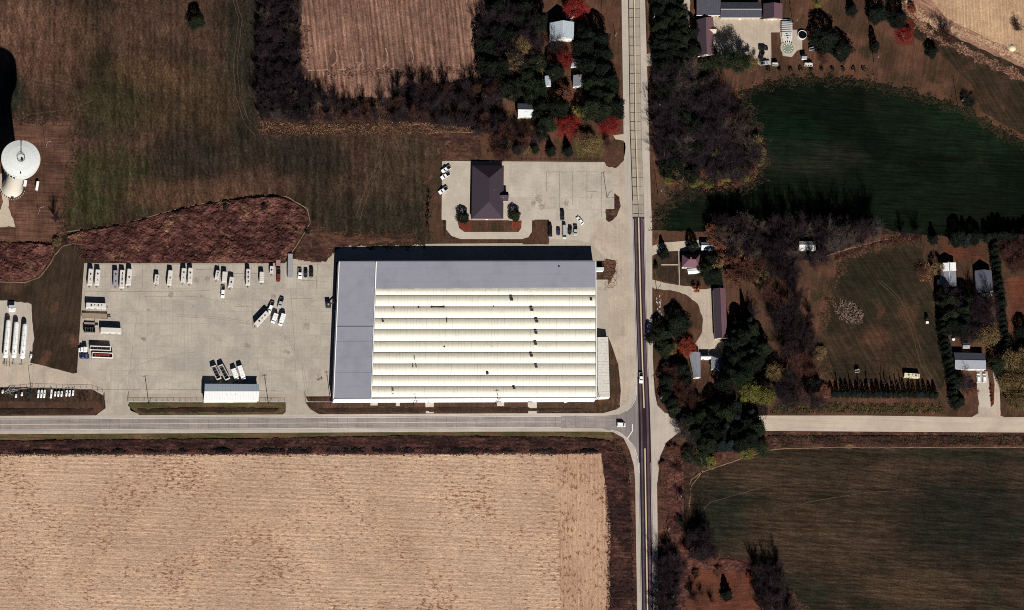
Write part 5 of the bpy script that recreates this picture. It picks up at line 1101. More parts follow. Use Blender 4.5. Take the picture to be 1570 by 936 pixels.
MB().bar((-1.8, -2.2, 2.0), (1.8, -2.2, 2.0), .08).build('beam', 'rust_pink', r)
r = empty('control_cabinet', at(503, 468, 0), 0.1, 'dark equipment unit with ducts at the west wall of the warehouse', 'machine')
MB().box(-1.4, 1.2, -1.6, 1.2, .1, 2.6, .1, .1).build('housing', 'dark_steel', r); MB().bar((1, 0, 2), (4.4, 1.2, 3.4), .35, 8).build('duct', 'dark_steel', r); MB().cyl((-.2, -.4), .5, .5, 2.6, 3.1, 10).build('fan', 'galvanised', r)
for i in range(3): MB().bar((-.9+i*.7, 0, 2.6), (-.9+i*.7, 0, 3.4), .14, 6).build('pipe', 'dark_steel', r)
r = empty('broken_pallets', at(490.5, 583), 0, 'heap of broken rusty pallets on the yard concrete', 'pallets')
for i in range(10): a = Vector((random.uniform(-1.2, 1), random.uniform(-1.4, 1.2), random.uniform(.1, .7))); t = random.uniform(0, 3.1); MB().bar(a, a+Vector((math.cos(t)*1.4, math.sin(t)*1.4, .1)), .11).build('board', 'rust_pink', r)

# poles
def upole(px, py, h, label, arm=True, armdir=0.3, lamp=False, mat='pole_wood', cat='utility pole', group=None, guy=None, rad=0.17):
    b = P(px, py, 0); r = empty('light_pole' if lamp else 'utility_pole', b, armdir, label, cat, group)
    MB().bar((0, 0, 0), (0, 0, h), rad, 8, rad*.6).build('pole', mat, r)
    if arm:
        a = MB(); a.bar((-1.2, 0, h-.5), (1.2, 0, h-.5), .08); a.build('crossarm', mat, r)
        for x_ in (-1.1, -.5, .5, 1.1): MB().cyl((x_, 0), .06, .04, h-.42, h-.15, 6).build('insulator', 'galvanised', r)
        MB().cyl((0, -.35), .22, .22, h-2.2, h-1.4, 8).build('transformer', 'galvanised', r)
    if lamp:
        MB().bar((0, 0, h-.2), (1.4, 0, h), .05).build('bracket', 'galvanised', r); MB().box(1.2, 1.9, -.16, .16, h-.12, h+.05, .05, .03).build('lamp_head', 'galvanised', r)
    return r
upole(70, 227.3, 10.5, 'thin pale pole northeast of the water tower', arm=False, mat='galvanised', lamp=True, rad=.12)
upole(59, 327.5, 10.5, 'thin pale pole southeast of the water tower', arm=False, mat='galvanised', lamp=True, rad=.12)
upole(47.5, 596, 9.5, 'dark pole over the row of small wheeled tanks', lamp=True, arm=False)
upole(228, 620, 12, 'dark yard pole left of the low metal shed', armdir=.2, rad=.2)
upole(411.5, 620.5, 12.5, 'dark yard pole right of the low metal shed', armdir=.1, rad=.2)
upole(507.5, 621, 14, 'tall dark pole at the southwest corner of the warehouse', armdir=.1, rad=.2)
upole(634.5, 623, 12, 'utility pole south of the warehouse, western of two', rad=.17, armdir=.2)
upole(760, 621, 13, 'utility pole south of the warehouse, eastern of two', rad=.17, armdir=.2)
upole(916, 613, 9.5, 'pole at the southeast corner beside the lean-to', arm=False)
upole(930.5, 303, 11, 'pole on the east edge of the office car park', armdir=.4)
upole(998.5, 33, 10, 'roadside pole at the top east of the road', armdir=1.3)
upole(1006.5, 168, 10.5, 'roadside pole west of the northern wood', armdir=1.3)
upole(1009, 300, 11, 'roadside pole with clear white crossarm south of the wood', armdir=.5, mat='pole_wood')
upole(1007, 446, 11.5, 'roadside pole at the loop drive entrance', armdir=1.3)
upole(1008, 618, 12, 'roadside pole at the northeast corner of the junction', armdir=.6)
upole(1039, 768, 12, 'roadside pole along the southeast verge', armdir=.5)
upole(1024, 814, 6, 'short post with white cap on the southeast verge', arm=False, mat='galvanised')
upole(1340, 97, 13, 'pole in the brown lawn at the end of the shrub row', armdir=.7)
upole(1468.5, 164, 13.5, 'pole at the edge of the dark green field', armdir=.6)
upole(1216, 40, 12, 'pole beside the brown garage', armdir=.7)
upole(943, 56, 6, 'short white post in the lawn by the northern road', arm=False, mat='galvanised')
upole(774, 232, 12, 'pole above the office roof at the wood edge', arm=False)
r = upole(1028, 920, 9, 'white forked pole among bare trees at the bottom edge', armdir=.5)

# chain link fences
def fence(pts, label, h=2.1, step=9.0):
    a0 = P(*pts[0], 0); r = empty('chain_link_fence', a0, 0, label, 'fence')
    ms = MB()
    for i in range(len(pts)-1):
        a, b = P(*pts[i], 0)-a0, P(*pts[i+1], 0)-a0; n = max(1, round(math.dist(pts[i], pts[i+1])/step))
        for k in range(n+(1 if i == len(pts)-2 else 0)):
            p = a+(b-a)*(k/n); MB().bar((p.x, p.y, 0), (p.x, p.y, h+.1), .08, 5).build('post', 'galvanised', r)
        MB().bar((a.x, a.y, h), (b.x, b.y, h), .06, 4).build('top_rail', 'galvanised', r)
        nn = int((b-a).length/.6)
        for k in range(nn):
            p = a+(b-a)*(k/nn); q = a+(b-a)*((k+1)/nn)
            ms.bar((p.x, p.y, 0.05), (q.x, q.y, h), .014, 3); ms.bar((q.x, q.y, 0.05), (p.x, p.y, h), .014, 3)
    ms.build('wire_mesh', 'galvanised', r, kind='stuff'); return r
fence([(198, 608), (196, 617.5), (311, 618)], 'chain link fence west of the low metal shed')
fence([(398, 617.5), (437, 618)], 'chain link fence piece east of the low metal shed')
fence([(468, 608), (468.5, 617.5), (508, 618)], 'chain link fence piece at the warehouse corner')
fence([(14, 600), (50, 596), (142, 598), (158, 604), (160, 614)], 'chain link fence around the small tank row')
def boardfence(pts, label):
    a0 = P(*pts[0], 0); r = empty('low_fence', a0, 0, label, 'fence')
    for i in range(len(pts)-1):
        a, b = P(*pts[i], 0)-a0, P(*pts[i+1], 0)-a0; n = max(1, round((b-a).length/2.5))
        for k in range(n): p = a+(b-a)*(k/n); MB().box(p.x-.07, p.x+.07, p.y-.07, p.y+.07, 0, 1.2).build('post', 'pole_wood', r)
        for z in (.5, 1.0): MB().bar((a.x, a.y, z), (b.x, b.y, z), .05, 4).build('rail', 'pole_wood', r)
boardfence([(922, -20), (924, 62)], 'thin pale fence line beside the northern farm lawn')
boardfence([(800, 247.3), (926, 247.8)], 'low rail fence on the north edge of the car park')

# pool and pergola of the northeast farm
r = empty('swimming_pool', at(1208, 74), 0, 'round pool with pale stone ring south of the pergola', 'pool')
MB().lathe([(4.0, 0), (4.0, .35), (3.0, .35), (3.0, .1)], 32).build('pool_rim', 'concrete_lot', r)
MB().cyl((0, 0), 3.0, 3.0, .0, .18, 32).build('water', 'pool_water', r)
for i in range(10): a = i*.63; MB().box(2.2*math.cos(a)-.3, 2.2*math.cos(a)+.3, 2.2*math.sin(a)-.3, 2.2*math.sin(a)+.3, .18, .45, .1, .1).build('stone', 'old_roof', r)
r = empty('pergola', at(1207, 46, 2.5), 0, 'pergola with pale beams at the corner of the farmyard', 'pergola')
for x_ in (-2.4, 2.4):
    for y_ in (-3.6, 3.6): MB().box(x_-.1, x_+.1, y_-.1, y_+.1, 0, 2.5).build('post', 'trim', r)
for i in range(8): y_ = -3.7+i*1.05; MB().box(-2.8, 2.8, y_-.2, y_+.2, 2.5, 2.75).build('beam', 'pale_roof', r)
r = empty('deck', at(1207, 58), 0, 'pale grey deck with dark furniture between pergola and round pool', 'deck')
for i in range(9): MB().box(-2.5+i*.56, -2.5+i*.56+.53, -3.2, 3.0, 0.06, .35+.01*(i % 2)).build('plank', 'old_roof', r)
r = empty('garden_table', at(1206.5, 56), 0.4, 'dark garden table with seats on the pale deck', 'table')
MB().cyl((0, 0), .7, .7, 1.0, 1.06, 12).build('top', 'dark_steel', r); MB().bar((0, 0, .36), (0, 0, 1.0), .07).build('leg', 'dark_steel', r)
for i in range(4): a = i*1.57; MB().box(1.2*math.cos(a)-.25, 1.2*math.cos(a)+.25, 1.2*math.sin(a)-.25, 1.2*math.sin(a)+.25, .36, .8).build('seat', 'dark_steel', r)
r = empty('round_pool', at(1229.7, 54.5), 0, 'dark round tub with pale southern rim east of the deck', 'pool')
MB().lathe([(2.4, 0), (2.4, 1.2), (2.2, 1.2), (2.2, .8)], 28).build('rim', 'white_metal', r); MB().cyl((0, 0), 2.2, 2.2, .5, .9, 28).build('water', 'black_pool', r)
r = empty('gas_bottle_tank', at(1462, 520, 1), 0.3, 'small round white gas tank north of the long slate house', 'tank')
MB().lathe([(.01, 0), (.8, .3), (.9, .9), (.6, 1.4), (.01, 1.6)], 14).build('vessel', 'white_metal', r, True); MB().cyl((0, 0), .12, .12, 1.55, 1.8, 6).build('valve', 'dark_steel', r)
r = empty('burn_pit', at(1552, 74), 0, 'small pale straw heap in the northeast field corner', 'heap')
MB().lathe([(2.0, 0), (1.5, .5), (.7, .9), (.01, 1.0)], 14).build('heap', 'yellow_paint', r)

# brush pile in the pasture
r = empty('brush_pile', at(1301, 480), 0, 'large heap of cut branches in the middle of the pasture', 'brush pile')
mb = MB(); mp_ = MB()
for i in range(520):
    t = random.uniform(0, 6.28); q = math.sqrt(random.random()); x_, y_ = 7.6*q*math.cos(t), 5.4*q*math.sin(t)-.25*7.6*q*math.cos(t); z_ = (1-q*q)*1.8*random.uniform(.2, 1)+.1
    a = random.uniform(0, 6.28); l = random.uniform(.6, 2.0); d = Vector((math.cos(a)*l, math.sin(a)*l, random.uniform(-.3, .7)))
    (mb if i % 3 else mp_).bar(Vector((x_, y_, z_)), Vector((x_, y_, z_))+d, random.uniform(.04, .12), 3)
mb.build('branch', 'stick', r, kind='stuff'); mp_.build('dead_branch', 'deck_wood', r, kind='stuff')
r = empty('lumber_stack', at(1011.5, 494, 0), 0.05, 'strewn white and dark boards along the road bank by the loop drive', 'timber pile')
for i in range(46): a = Vector((random.uniform(-1.3, 1.3), random.uniform(-2, 14), random.uniform(.1, .5))); t = random.gauss(1.2, .5); MB().box(a.x-.12, a.x+.12, a.y-.5, a.y+.5, a.z-.08, a.z+.08, .04, .04).build('board', 'trim' if i % 2 else 'bark', r)
r = empty('fallen_sign', at(874, 615, .2), 0.3, 'long pale board leaning on the grass south of the warehouse', 'board')
MB().box(-3.2, 3.2, -.3, .3, .05, .25).build('panel', 'white_metal', r); MB().bar((-3, .6, 0), (0, .4, 1.3), .12).build('prop', 'bark', r)

# ================================================================== TREES
def bare_mesh(seed, H=10.0, R=4.2, upright=0.5, nl=8, dens=1.0):
    rd = random.Random(seed); trunk = MB(); V = []; F = []
    trunk.bar((0, 0, 0), (rd.uniform(-.2, .2), rd.uniform(-.2, .2), H*.35), .28, 6, .2)
    top = Vector(trunk.v[-1]); top = Vector((0, 0, H*.35))
    def strip(a, b, w):
        d = (b-a); s = d.cross(Vector((rd.uniform(-1, 1), rd.uniform(-1, 1), rd.uniform(-1, 1)))).normalized()*w
        n = len(V); V.extend([a-s, a+s, b]); F.append((n, n+1, n+2))
    def limb(a, d, L, r, lvl):
        segs = 3; p = a.copy(); dd = d.copy()
        for i in range(segs):
            dd = (dd+Vector((rd.gauss(0, .16), rd.gauss(0, .16), .10*upright+rd.gauss(0, .06)))).normalized(); q = p+dd*L/segs
            if lvl == 0: trunk.bar(p, q, r*(1-i*.25), 4, r*(1-(i+1)*.25))
            else:
                strip(p, q, r); strip(q, p, r)
            nb = {0: 3, 1: 3, 2: 2}.get(lvl, 0)
            nb = int(nb*dens+rd.random())
            for k in range(nb):
                t = rd.random(); s = p+(q-p)*t; a2 = rd.uniform(0, 6.28); side = Vector((math.cos(a2), math.sin(a2), rd.uniform(-.1, .7))).normalized()
                nd = (dd*.75+side*.75).normalized()
                if lvl < 2: limb(s, nd, L*rd.uniform(.38, .6), r*.5, lvl+1)
                else: strip(s, s+nd*L*rd.uniform(.5, .9), .028)
            p = q
    for i in range(nl):
        a = 6.28*i/nl+rd.uniform(-.3, .3); el = rd.uniform(.5, 1.25) if i else 1.5
        z = H*rd.uniform(.16, .36); L = (H-z)/max(.5, math.sin(el))*rd.uniform(.75, .95); L = min(L, R/max(.15, math.cos(el)))
        limb(Vector((0, 0, z)), Vector((math.cos(a)*math.cos(el), math.sin(a)*math.cos(el), math.sin(el))), L, .11, 0)
    t = mesh_of('trunk', trunk.v, trunk.f, 'bark' if R > 1 else 'twig')
    c = mesh_of('crown', np.array([tuple(v) for v in V]), np.array(F), 'twig'); return t, c
def leafy_mesh(seed, H=10.0, R=4.0, n=3200, ls=.42, dens=34):
    rg = np.random.default_rng(seed); rd = random.Random(seed); tr = MB(); tr.bar((0, 0, 0), (0, 0, H*.45), .3, 6, .18)
    cen = []
    for i in range(dens):
        t = rd.uniform(0, 6.28); u = rd.uniform(-.75, 1); q = rd.uniform(.55, 1)**.6; s = math.sqrt(max(0, 1-u*u))
        c = (R*s*math.cos(t)*q*rd.uniform(.75, 1.1), R*s*math.sin(t)*q*rd.uniform(.75, 1.1), H*.58+H*.38*u*q); cen.append(c)
        if i % 3 == 0: tr.bar((0, 0, H*rd.uniform(.2, .42)), c, .09, 3, .03)
    cen = np.array(cen); k = rg.integers(0, len(cen), n); p = cen[k]+rg.normal(0, 1, (n, 3))*np.array([.55, .55, .42])*(R/4)
    a = rg.normal(0, 1, (n, 3)); a /= np.linalg.norm(a, axis=1)[:, None]; b = np.cross(a, rg.normal(0, 1, (n, 3))); b /= np.linalg.norm(b, axis=1)[:, None]
    s = ls*rg.uniform(.5, 1.1, (n, 1)); v = np.stack([p-a*s*.5-b*s*.4, p+a*s*.6, p-a*s*.1+b*s*.6, ], 1).reshape(-1, 3)
    return mesh_of('trunk', tr.v, tr.f, 'bark'), mesh_of('crown', v, np.arange(3*n).reshape(-1, 3), 'leaf_green')
def conifer_mesh(seed, H=10.0, R=2.6, n=4200, ls=.5, point=1.0, egg=False):
    rg = np.random.default_rng(seed); tr = MB(); tr.bar((0, 0, 0), (0, 0, H*.96), .24, 6, .03)
    z = rg.uniform(.03, 1, n)**1.0; lob = rg.uniform(0, 2*np.pi, 9); th = rg.uniform(0, 2*np.pi, n)
    prof = (1-z)**point*(.82+.18*np.sin(z*26+seed))*(1+.16*np.sin(th*5+lob[0]+z*7)+.1*np.sin(th*9+lob[1]))
    if egg: prof = np.sqrt(np.clip(1-((z-.42)/.58)**2, 0.01, 1))**1.2*(1+.2*np.sin(th*3+lob[0]+z*5)+.16*np.sin(th*5+lob[1]-z*6)+.1*np.sin(z*17+th*2))
    r_ = R*prof*rg.uniform(.5, 1.08, n)**.6+.05
    p = np.stack([r_*np.cos(th), r_*np.sin(th), z*H-.12*r_], 1)
    out = np.stack([np.cos(th), np.sin(th), np.full(n, -.25)], 1)+rg.normal(0, .35, (n, 3)); out /= np.linalg.norm(out, axis=1)[:, None]
    sd = np.cross(out, rg.normal(0, 1, (n, 3))); sd /= np.linalg.norm(sd, axis=1)[:, None]; s = ls*rg.uniform(.5, 1.2, (n, 1))
    v = np.stack([p-sd*s*.35, p+sd*s*.35, p+out*s], 1).reshape(-1, 3)
    return mesh_of('trunk', tr.v, tr.f, 'bark'), mesh_of('crown', v, np.arange(3*n).reshape(-1, 3), 'needle')
VAR = {
 'bare': [bare_mesh(s) for s in (1, 2, 3, 4, 5)],
 'tallbare': [bare_mesh(s, 14, 4.0, .9, 9) for s in (11, 12, 13, 14)],
 'spreadbare': [bare_mesh(s, 12, 7.5, .3, 11, 1.15) for s in (21, 22)],
 'sapling': [bare_mesh(s, 12, 0.8, 1.2, 3, .25) for s in (31, 32)],
 'leafy': [leafy_mesh(s) for s in (41, 42, 43)],
 'bigleafy': [leafy_mesh(s, 14, 7, 7500, .5, 80) for s in (44, 45)],
 'shrub': [leafy_mesh(s, 2.2, 1.3, 700, .3, 12) for s in (46, 47)],
 'conifer': [conifer_mesh(s) for s in (51, 52, 53)],
 'roundcon': [conifer_mesh(s, 11, 4.2, 6500, .55, .55, True) for s in (54, 55)],
 'column': [conifer_mesh(s, 6, 1.3, 1500, .35, .5) for s in (56, 57)],
}
BASE = {'bare': (10, 4.2), 'tallbare': (14, 4.0), 'spreadbare': (12, 7.5), 'sapling': (12, 0.8), 'leafy': (10, 4.0), 'bigleafy': (14, 7.0), 'shrub': (2.2, 1.3), 'conifer': (10, 2.6), 'roundcon': (11, 4.2), 'column': (6, 1.3)}
NAMES = {'bare': 'bare_tree', 'tallbare': 'bare_tree', 'spreadbare': 'bare_tree', 'sapling': 'sapling', 'leafy': 'broadleaf_tree', 'bigleafy': 'broadleaf_tree', 'shrub': 'shrub', 'conifer': 'conifer_tree', 'roundcon': 'conifer_tree', 'column': 'columnar_conifer'}
LABELS = set()
def tree(px, py, r, h, kind, mat, label, group=None):
    """px, py: middle of the crown on the photo map, r crown radius and h height in metres"""
    bh, br = BASE[kind]; p = P(px, py, h*(0.5 if kind not in ('conifer', 'column', 'roundcon') else 0.35)); t, c = random.choice(VAR[kind])
    o = empty(NAMES[kind], Vector((p.x, p.y, 0.0)), random.uniform(0, 6.28), label, 'shrub' if kind == 'shrub' else 'tree', group)
    s = r/br; o.scale = (s, s, h/bh)
    link(bpy.data.objects.new('trunk', t), o); cr = link(bpy.data.objects.new('crown', c), o)
    if mat == 'needle' and kind == 'roundcon' and random.random() < .3: mat = 'needle_olive'
    if mat: cr.material_slots[0].link = 'OBJECT'; cr.material_slots[0].material = M[mat]
    return o
ORD = ['first', 'second', 'third', 'fourth', 'fifth', 'sixth', 'seventh', 'eighth', 'ninth', 'tenth', 'eleventh', 'twelfth']
def nth(i, n, a, b):
    if n % 2 and i == n//2: return 'middle one'
    return ORD[i]+' from '+a if i < n/2 else ORD[n-1-i]+' from '+b
def zone(i, n, a, b):
    if n == 2: return (a+' half', b+' half')[i]
    if i == 0: return a+' end'
    if i == n-1: return b+' end'
    if n % 2 and i == n//2: return 'centre'
    words = ['second', 'third', 'fourth']
    return words[i-1]+' '+a+'ern part' if i < n/2 else words[n-2-i]+' '+b+'ern part'
CLEAR = [(1237, 380, 21), (1088, 560, 27), (1066, 568, 17), (806, 172, 17), (888, 126, 17), (884, 98, 11), (840, 126, 10), (1454, 424, 22), (1508, 434, 22), (1486, 556, 26), (1084, 378, 14), (1060, 402, 18), (1104, 480, 14), (1104, 510, 14)]
def wood(poly, sp, kinds, group, hr=(8, 12), rr=(3.2, 4.6), maxn=999):
    """kinds: list of (weight, kind, material, suffix label)"""
    xs = [p[0] for p in poly]; ys = [p[1] for p in poly]; pts = []
    tries = int((max(xs)-min(xs))*(max(ys)-min(ys))/sp/sp*30)
    for _ in range(tries):
        x = random.uniform(min(xs), max(xs)); y = random.uniform(min(ys), max(ys))
        if not inside(poly, np.array([x]), np.array([y]))[0]: continue
        if any((x-a)**2+(y-b)**2 < q*q for a, b, q in CLEAR): continue
        if all((x-a)**2+(y-b)**2 > sp*sp*random.uniform(.7, 1) for a, b in pts): pts.append((x, y))
        if len(pts) >= maxn: break
    x0, x1, y0, y1 = min(xs), max(xs), min(ys), max(ys)
    wide = (x1-x0) > 1.4*(y1-y0); lo, hi = (x0, x1) if wide else (y0, y1); nz = max(1, min(8, int((hi-lo)/24)))
    if len(pts) <= 8: nz = 1
    zn = [''] if nz == 1 else [zone(i, nz, *(('west', 'east') if wide else ('north', 'south'))) for i in range(nz)]
    cells = {}
    for x, y in pts:
        k = random.choices(kinds, [q[0] for q in kinds])[0]
        i = min(nz-1, int(((x if wide else y)-lo)/(hi-lo)*nz)); cells.setdefault((k[3], i), []).append((x, y, k))
    for (lab, i), L in cells.items():
        L.sort(key=lambda q: q[1 if wide else 0]); a_, b_ = ('north', 'south') if wide else ('west', 'east')
        for n, (x, y, k) in enumerate(L):
            f = .8 if k[1] == 'conifer' else 1.0
            lb = lab+(', '+nth(n, len(L), a_, b_) if len(L) > 1 else '')+(', '+zn[i] if zn[i] else '')
            tree(x, y, random.uniform(*rr)*f, random.uniform(*hr), k[1], k[2], lb, group+', '+lab.split(' ')[0]+' ones')
    return len(pts)
def brush(name, poly, n, h, mat): return tufts(name, poly, n, h, .35, mat, lean=.5, clump=False)

# understorey of the woods, uncountable
W1 = [(401, -10), (456, -10), (458, 60), (460, 122), (458, 182), (400, 180), (394, 140), (400, 60)]
W2 = [(460, 130), (500, 150), (560, 158), (600, 150), (620, 130), (700, 122), (760, 118), (780, 200), (740, 205), (690, 190), (600, 184), (460, 186)]
W5 = [(1010, 108), (1060, 102), (1095, 132), (1138, 182), (1160, 232), (1150, 268), (1060, 278), (1016, 268), (1008, 190)]
W6 = [(1092, 340), (1130, 338), (1200, 340), (1340, 345), (1345, 358), (1290, 385), (1250, 400), (1110, 392)]
W7 = [(1178, 385), (1212, 395), (1226, 470), (1245, 560), (1250, 618), (1190, 618), (1196, 520), (1172, 450)]
W8 = [(1112, 505), (1160, 492), (1184, 560), (1176, 630), (1168, 690), (1060, 688), (1040, 655), (1060, 615), (1096, 605), (1108, 560)]
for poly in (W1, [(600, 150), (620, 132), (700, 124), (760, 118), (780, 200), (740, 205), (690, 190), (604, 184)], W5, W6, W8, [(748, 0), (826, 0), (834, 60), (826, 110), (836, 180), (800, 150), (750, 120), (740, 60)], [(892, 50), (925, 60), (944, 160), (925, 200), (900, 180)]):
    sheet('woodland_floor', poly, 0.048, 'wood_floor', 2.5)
sheet('belt_floor', [(458, 132), (500, 150), (560, 158), (600, 150), (604, 184), (460, 188)], 0.047, 'rough_brown', 2.0)
for poly, n in ((W1, 16000), (W2, 10000), (W5, 14000), (W6, 9000), (W7, 2500), (W8, 6000)):
    brush('undergrowth', poly, n//2, 2.0, 'twig'); brush('undergrowth', poly, n//7, 1.3, 'grass_dark')
wood(W1, 13.5, [(8, 'bare', 'twig', 'leafless grey tree in belt left of ploughed field'), (1, 'bare', 'twig_pale', 'pale bare tree in belt left of ploughed field')], 'trees of the belt left of the ploughed field', (7, 11), (2.6, 3.8))
wood(W2, 12.5, [(7, 'tallbare', 'twig', 'leafless grey tree in belt below ploughed field'), (2, 'bare', 'twig_red', 'reddish bare tree in belt below ploughed field')], 'trees of the belt below the ploughed field', (8, 13), (2.1, 3.2), 56)
wood(W5, 16, [(8, 'tallbare', 'twig', 'leafless grey tree in wood by northern road'), (1.5, 'tallbare', 'twig_pale', 'pale bare tree in wood by northern road'), (.5, 'bare', 'twig_red', 'reddish bare tree in wood by northern road'), (2, 'leafy', 'leaf_dark', 'dark leaved tree in wood by northern road')], 'trees of the wood east of the northern road', (10, 14), (3.4, 4.8), 68)
wood(W6, 14, [(6, 'tallbare', 'twig', 'leafless dark tree in belt below green field'), (2, 'tallbare', 'twig_pale', 'pale bare tree in belt below green field')], 'trees of the belt under the green field', (14, 19), (2.8, 4.2), 44)
wood(W7, 16, [(7, 'spreadbare', 'twig', 'leafless spreading tree in row west of pasture'), (2, 'tallbare', 'twig_red', 'reddish bare tree in row west of pasture')], 'trees of the row west of the pasture', (9, 13), (4.0, 5.4), 23)
W8A = [(1118, 510), (1140, 490), (1158, 498), (1172, 545), (1164, 562), (1126, 566), (1112, 592), (1104, 592), (1116, 556)]
W8B = [(1050, 650), (1068, 628), (1108, 622), (1160, 638), (1162, 680), (1078, 686)]
for W8x, nm8 in ((W8A, 'upper clump northeast of junction'), (W8B, 'lower clump northeast of junction')): wood(W8x, 16, [(6, 'roundcon', 'needle', 'dark conifer in '+nm8), (2, 'conifer', 'needle_blue', 'bluish conifer in '+nm8), (1, 'leafy', 'leaf_dark', 'dark leaved tree in '+nm8)], 'trees of the '+nm8, (11, 16), (3.2, 4.4), 30)
wood([(1026, 250), (1045, 262), (1080, 262), (1140, 252), (1160, 212), (1170, 225), (1160, 262), (1130, 280), (1060, 284), (1026, 280)], 12.5, [(3, 'leafy', 'leaf_gold', 'golden bush on the south rim of wood'), (1, 'leafy', 'leaf_yellow', 'yellow bush on the south rim of wood'), (2, 'leafy', 'leaf_rust', 'rust bush on the south rim of wood')], 'rim bushes', (4, 7), (2.2, 3.4))
wood([(1010, -15), (1044, -15), (1046, 60), (1044, 108), (1014, 108), (1008, 40)], 13, [(2, 'roundcon', 'needle', 'dark conifer between road and farm lane'), (1, 'leafy', 'leaf_dark', 'dark leafy tree between road and farm lane')], 'conifers between road and farm lane', (10, 13), (3.0, 4.2))
wood([(744, 5), (780, 2), (826, 20), (830, 60), (800, 118), (750, 116), (740, 60)], 16, [(4, 'roundcon', 'needle', 'dark evergreen in clump east of ploughed field'), (4, 'tallbare', 'twig', 'leafless tree in clump east of ploughed field')], 'trees of the clump east of the ploughed field', (13, 16), (3.8, 5.0), 20)
wood([(892, 60), (912, 50), (930, 80), (940, 120), (944, 165), (925, 190), (908, 180), (900, 130)], 18, [(1, 'roundcon', 'needle', 'huge evergreen between farmhouse and northern road')], 'evergreens between farmhouse and road', (13, 16), (4.0, 5.2))
wood([(1446, 448), (1490, 460), (1518, 460), (1520, 500), (1490, 520), (1462, 515)], 14, [(1, 'tallbare', 'twig', 'leafless tree north of long slate house'), (1, 'roundcon', 'needle', 'dark evergreen north of long slate house')], 'trees between the eastern houses', (11, 15), (3.4, 4.6))
wood([(1014, 855), (1040, 860), (1042, 950), (1010, 950)], 13, [(1, 'tallbare', 'twig', 'leafless tree at bottom edge beside road')], 'trees at the bottom by the road', (9, 12), (2.6, 3.4))
wood([(1160, 870), (1195, 868), (1215, 950), (1165, 950)], 13, [(1, 'tallbare', 'twig', 'leafless tree at bottom edge east of red ground')], 'trees at the bottom east', (10, 13), (2.4, 3.2))
wood([(1055, 822), (1085, 815), (1092, 850), (1062, 855)], 12, [(1, 'tallbare', 'twig', 'leafless dark tree at hay field corner')], 'trees at the hay field corner', (12, 15), (3.6, 4.4))
wood([(1530, 372), (1575, 368), (1580, 420), (1545, 410)], 13, [(1, 'bare', 'twig_red', 'pinkish bare tree by conifer hedge')], 'trees at the right edge', (7, 9), (3.6, 4.4))
wood([(1090, 350), (1120, 345), (1160, 370), (1175, 420), (1140, 435), (1098, 420)], 16, [(3, 'leafy', 'leaf_rust', 'rust brown tree east of pinkish cottage'), (2, 'bare', 'twig_red', 'reddish bare tree east of pinkish cottage'), (1, 'leafy', 'leaf_gold', 'tan leafed tree east of pinkish cottage')], 'trees east of the pinkish cottage', (9, 12), (3.2, 4.4))
wood([(1020, 560), (1050, 560), (1060, 600), (1070, 625), (1030, 632), (1018, 600)], 12, [(2, 'roundcon', 'needle', 'dark evergreen southwest of blue grey farmhouse'), (2, 'bare', 'twig_red', 'reddish bare tree southwest of blue farmhouse')], 'trees southwest of the blue grey farmhouse', (7, 11), (2.8, 3.8))
wood([(1550, 545), (1580, 540), (1580, 625), (1555, 620)], 16, [(1, 'bigleafy', 'leaf_gold', 'golden tree east of the gravel drive')], 'golden trees at the right edge', (10, 13), (5.0, 6.0))
wood([(755, 120), (800, 100), (830, 130), (838, 200), (815, 215), (822, 170), (800, 140), (770, 150)], 15, [(1, 'leafy', 'leaf_dark', 'dark leafed tree near small farmstead barn'), (1, 'roundcon', 'needle', 'evergreen near small farmstead barn')], 'trees near the small barn', (9, 12), (3.6, 4.6), 12)
wood([(745, 200), (790, 190), (830, 205), (815, 238), (760, 240)], 14, [(1, 'bare', 'twig', 'leafless tree north of the office'), (1, 'bare', 'twig_red', 'reddish bare tree north of office')], 'trees north of the office', (7, 9), (3.0, 3.8), 12)
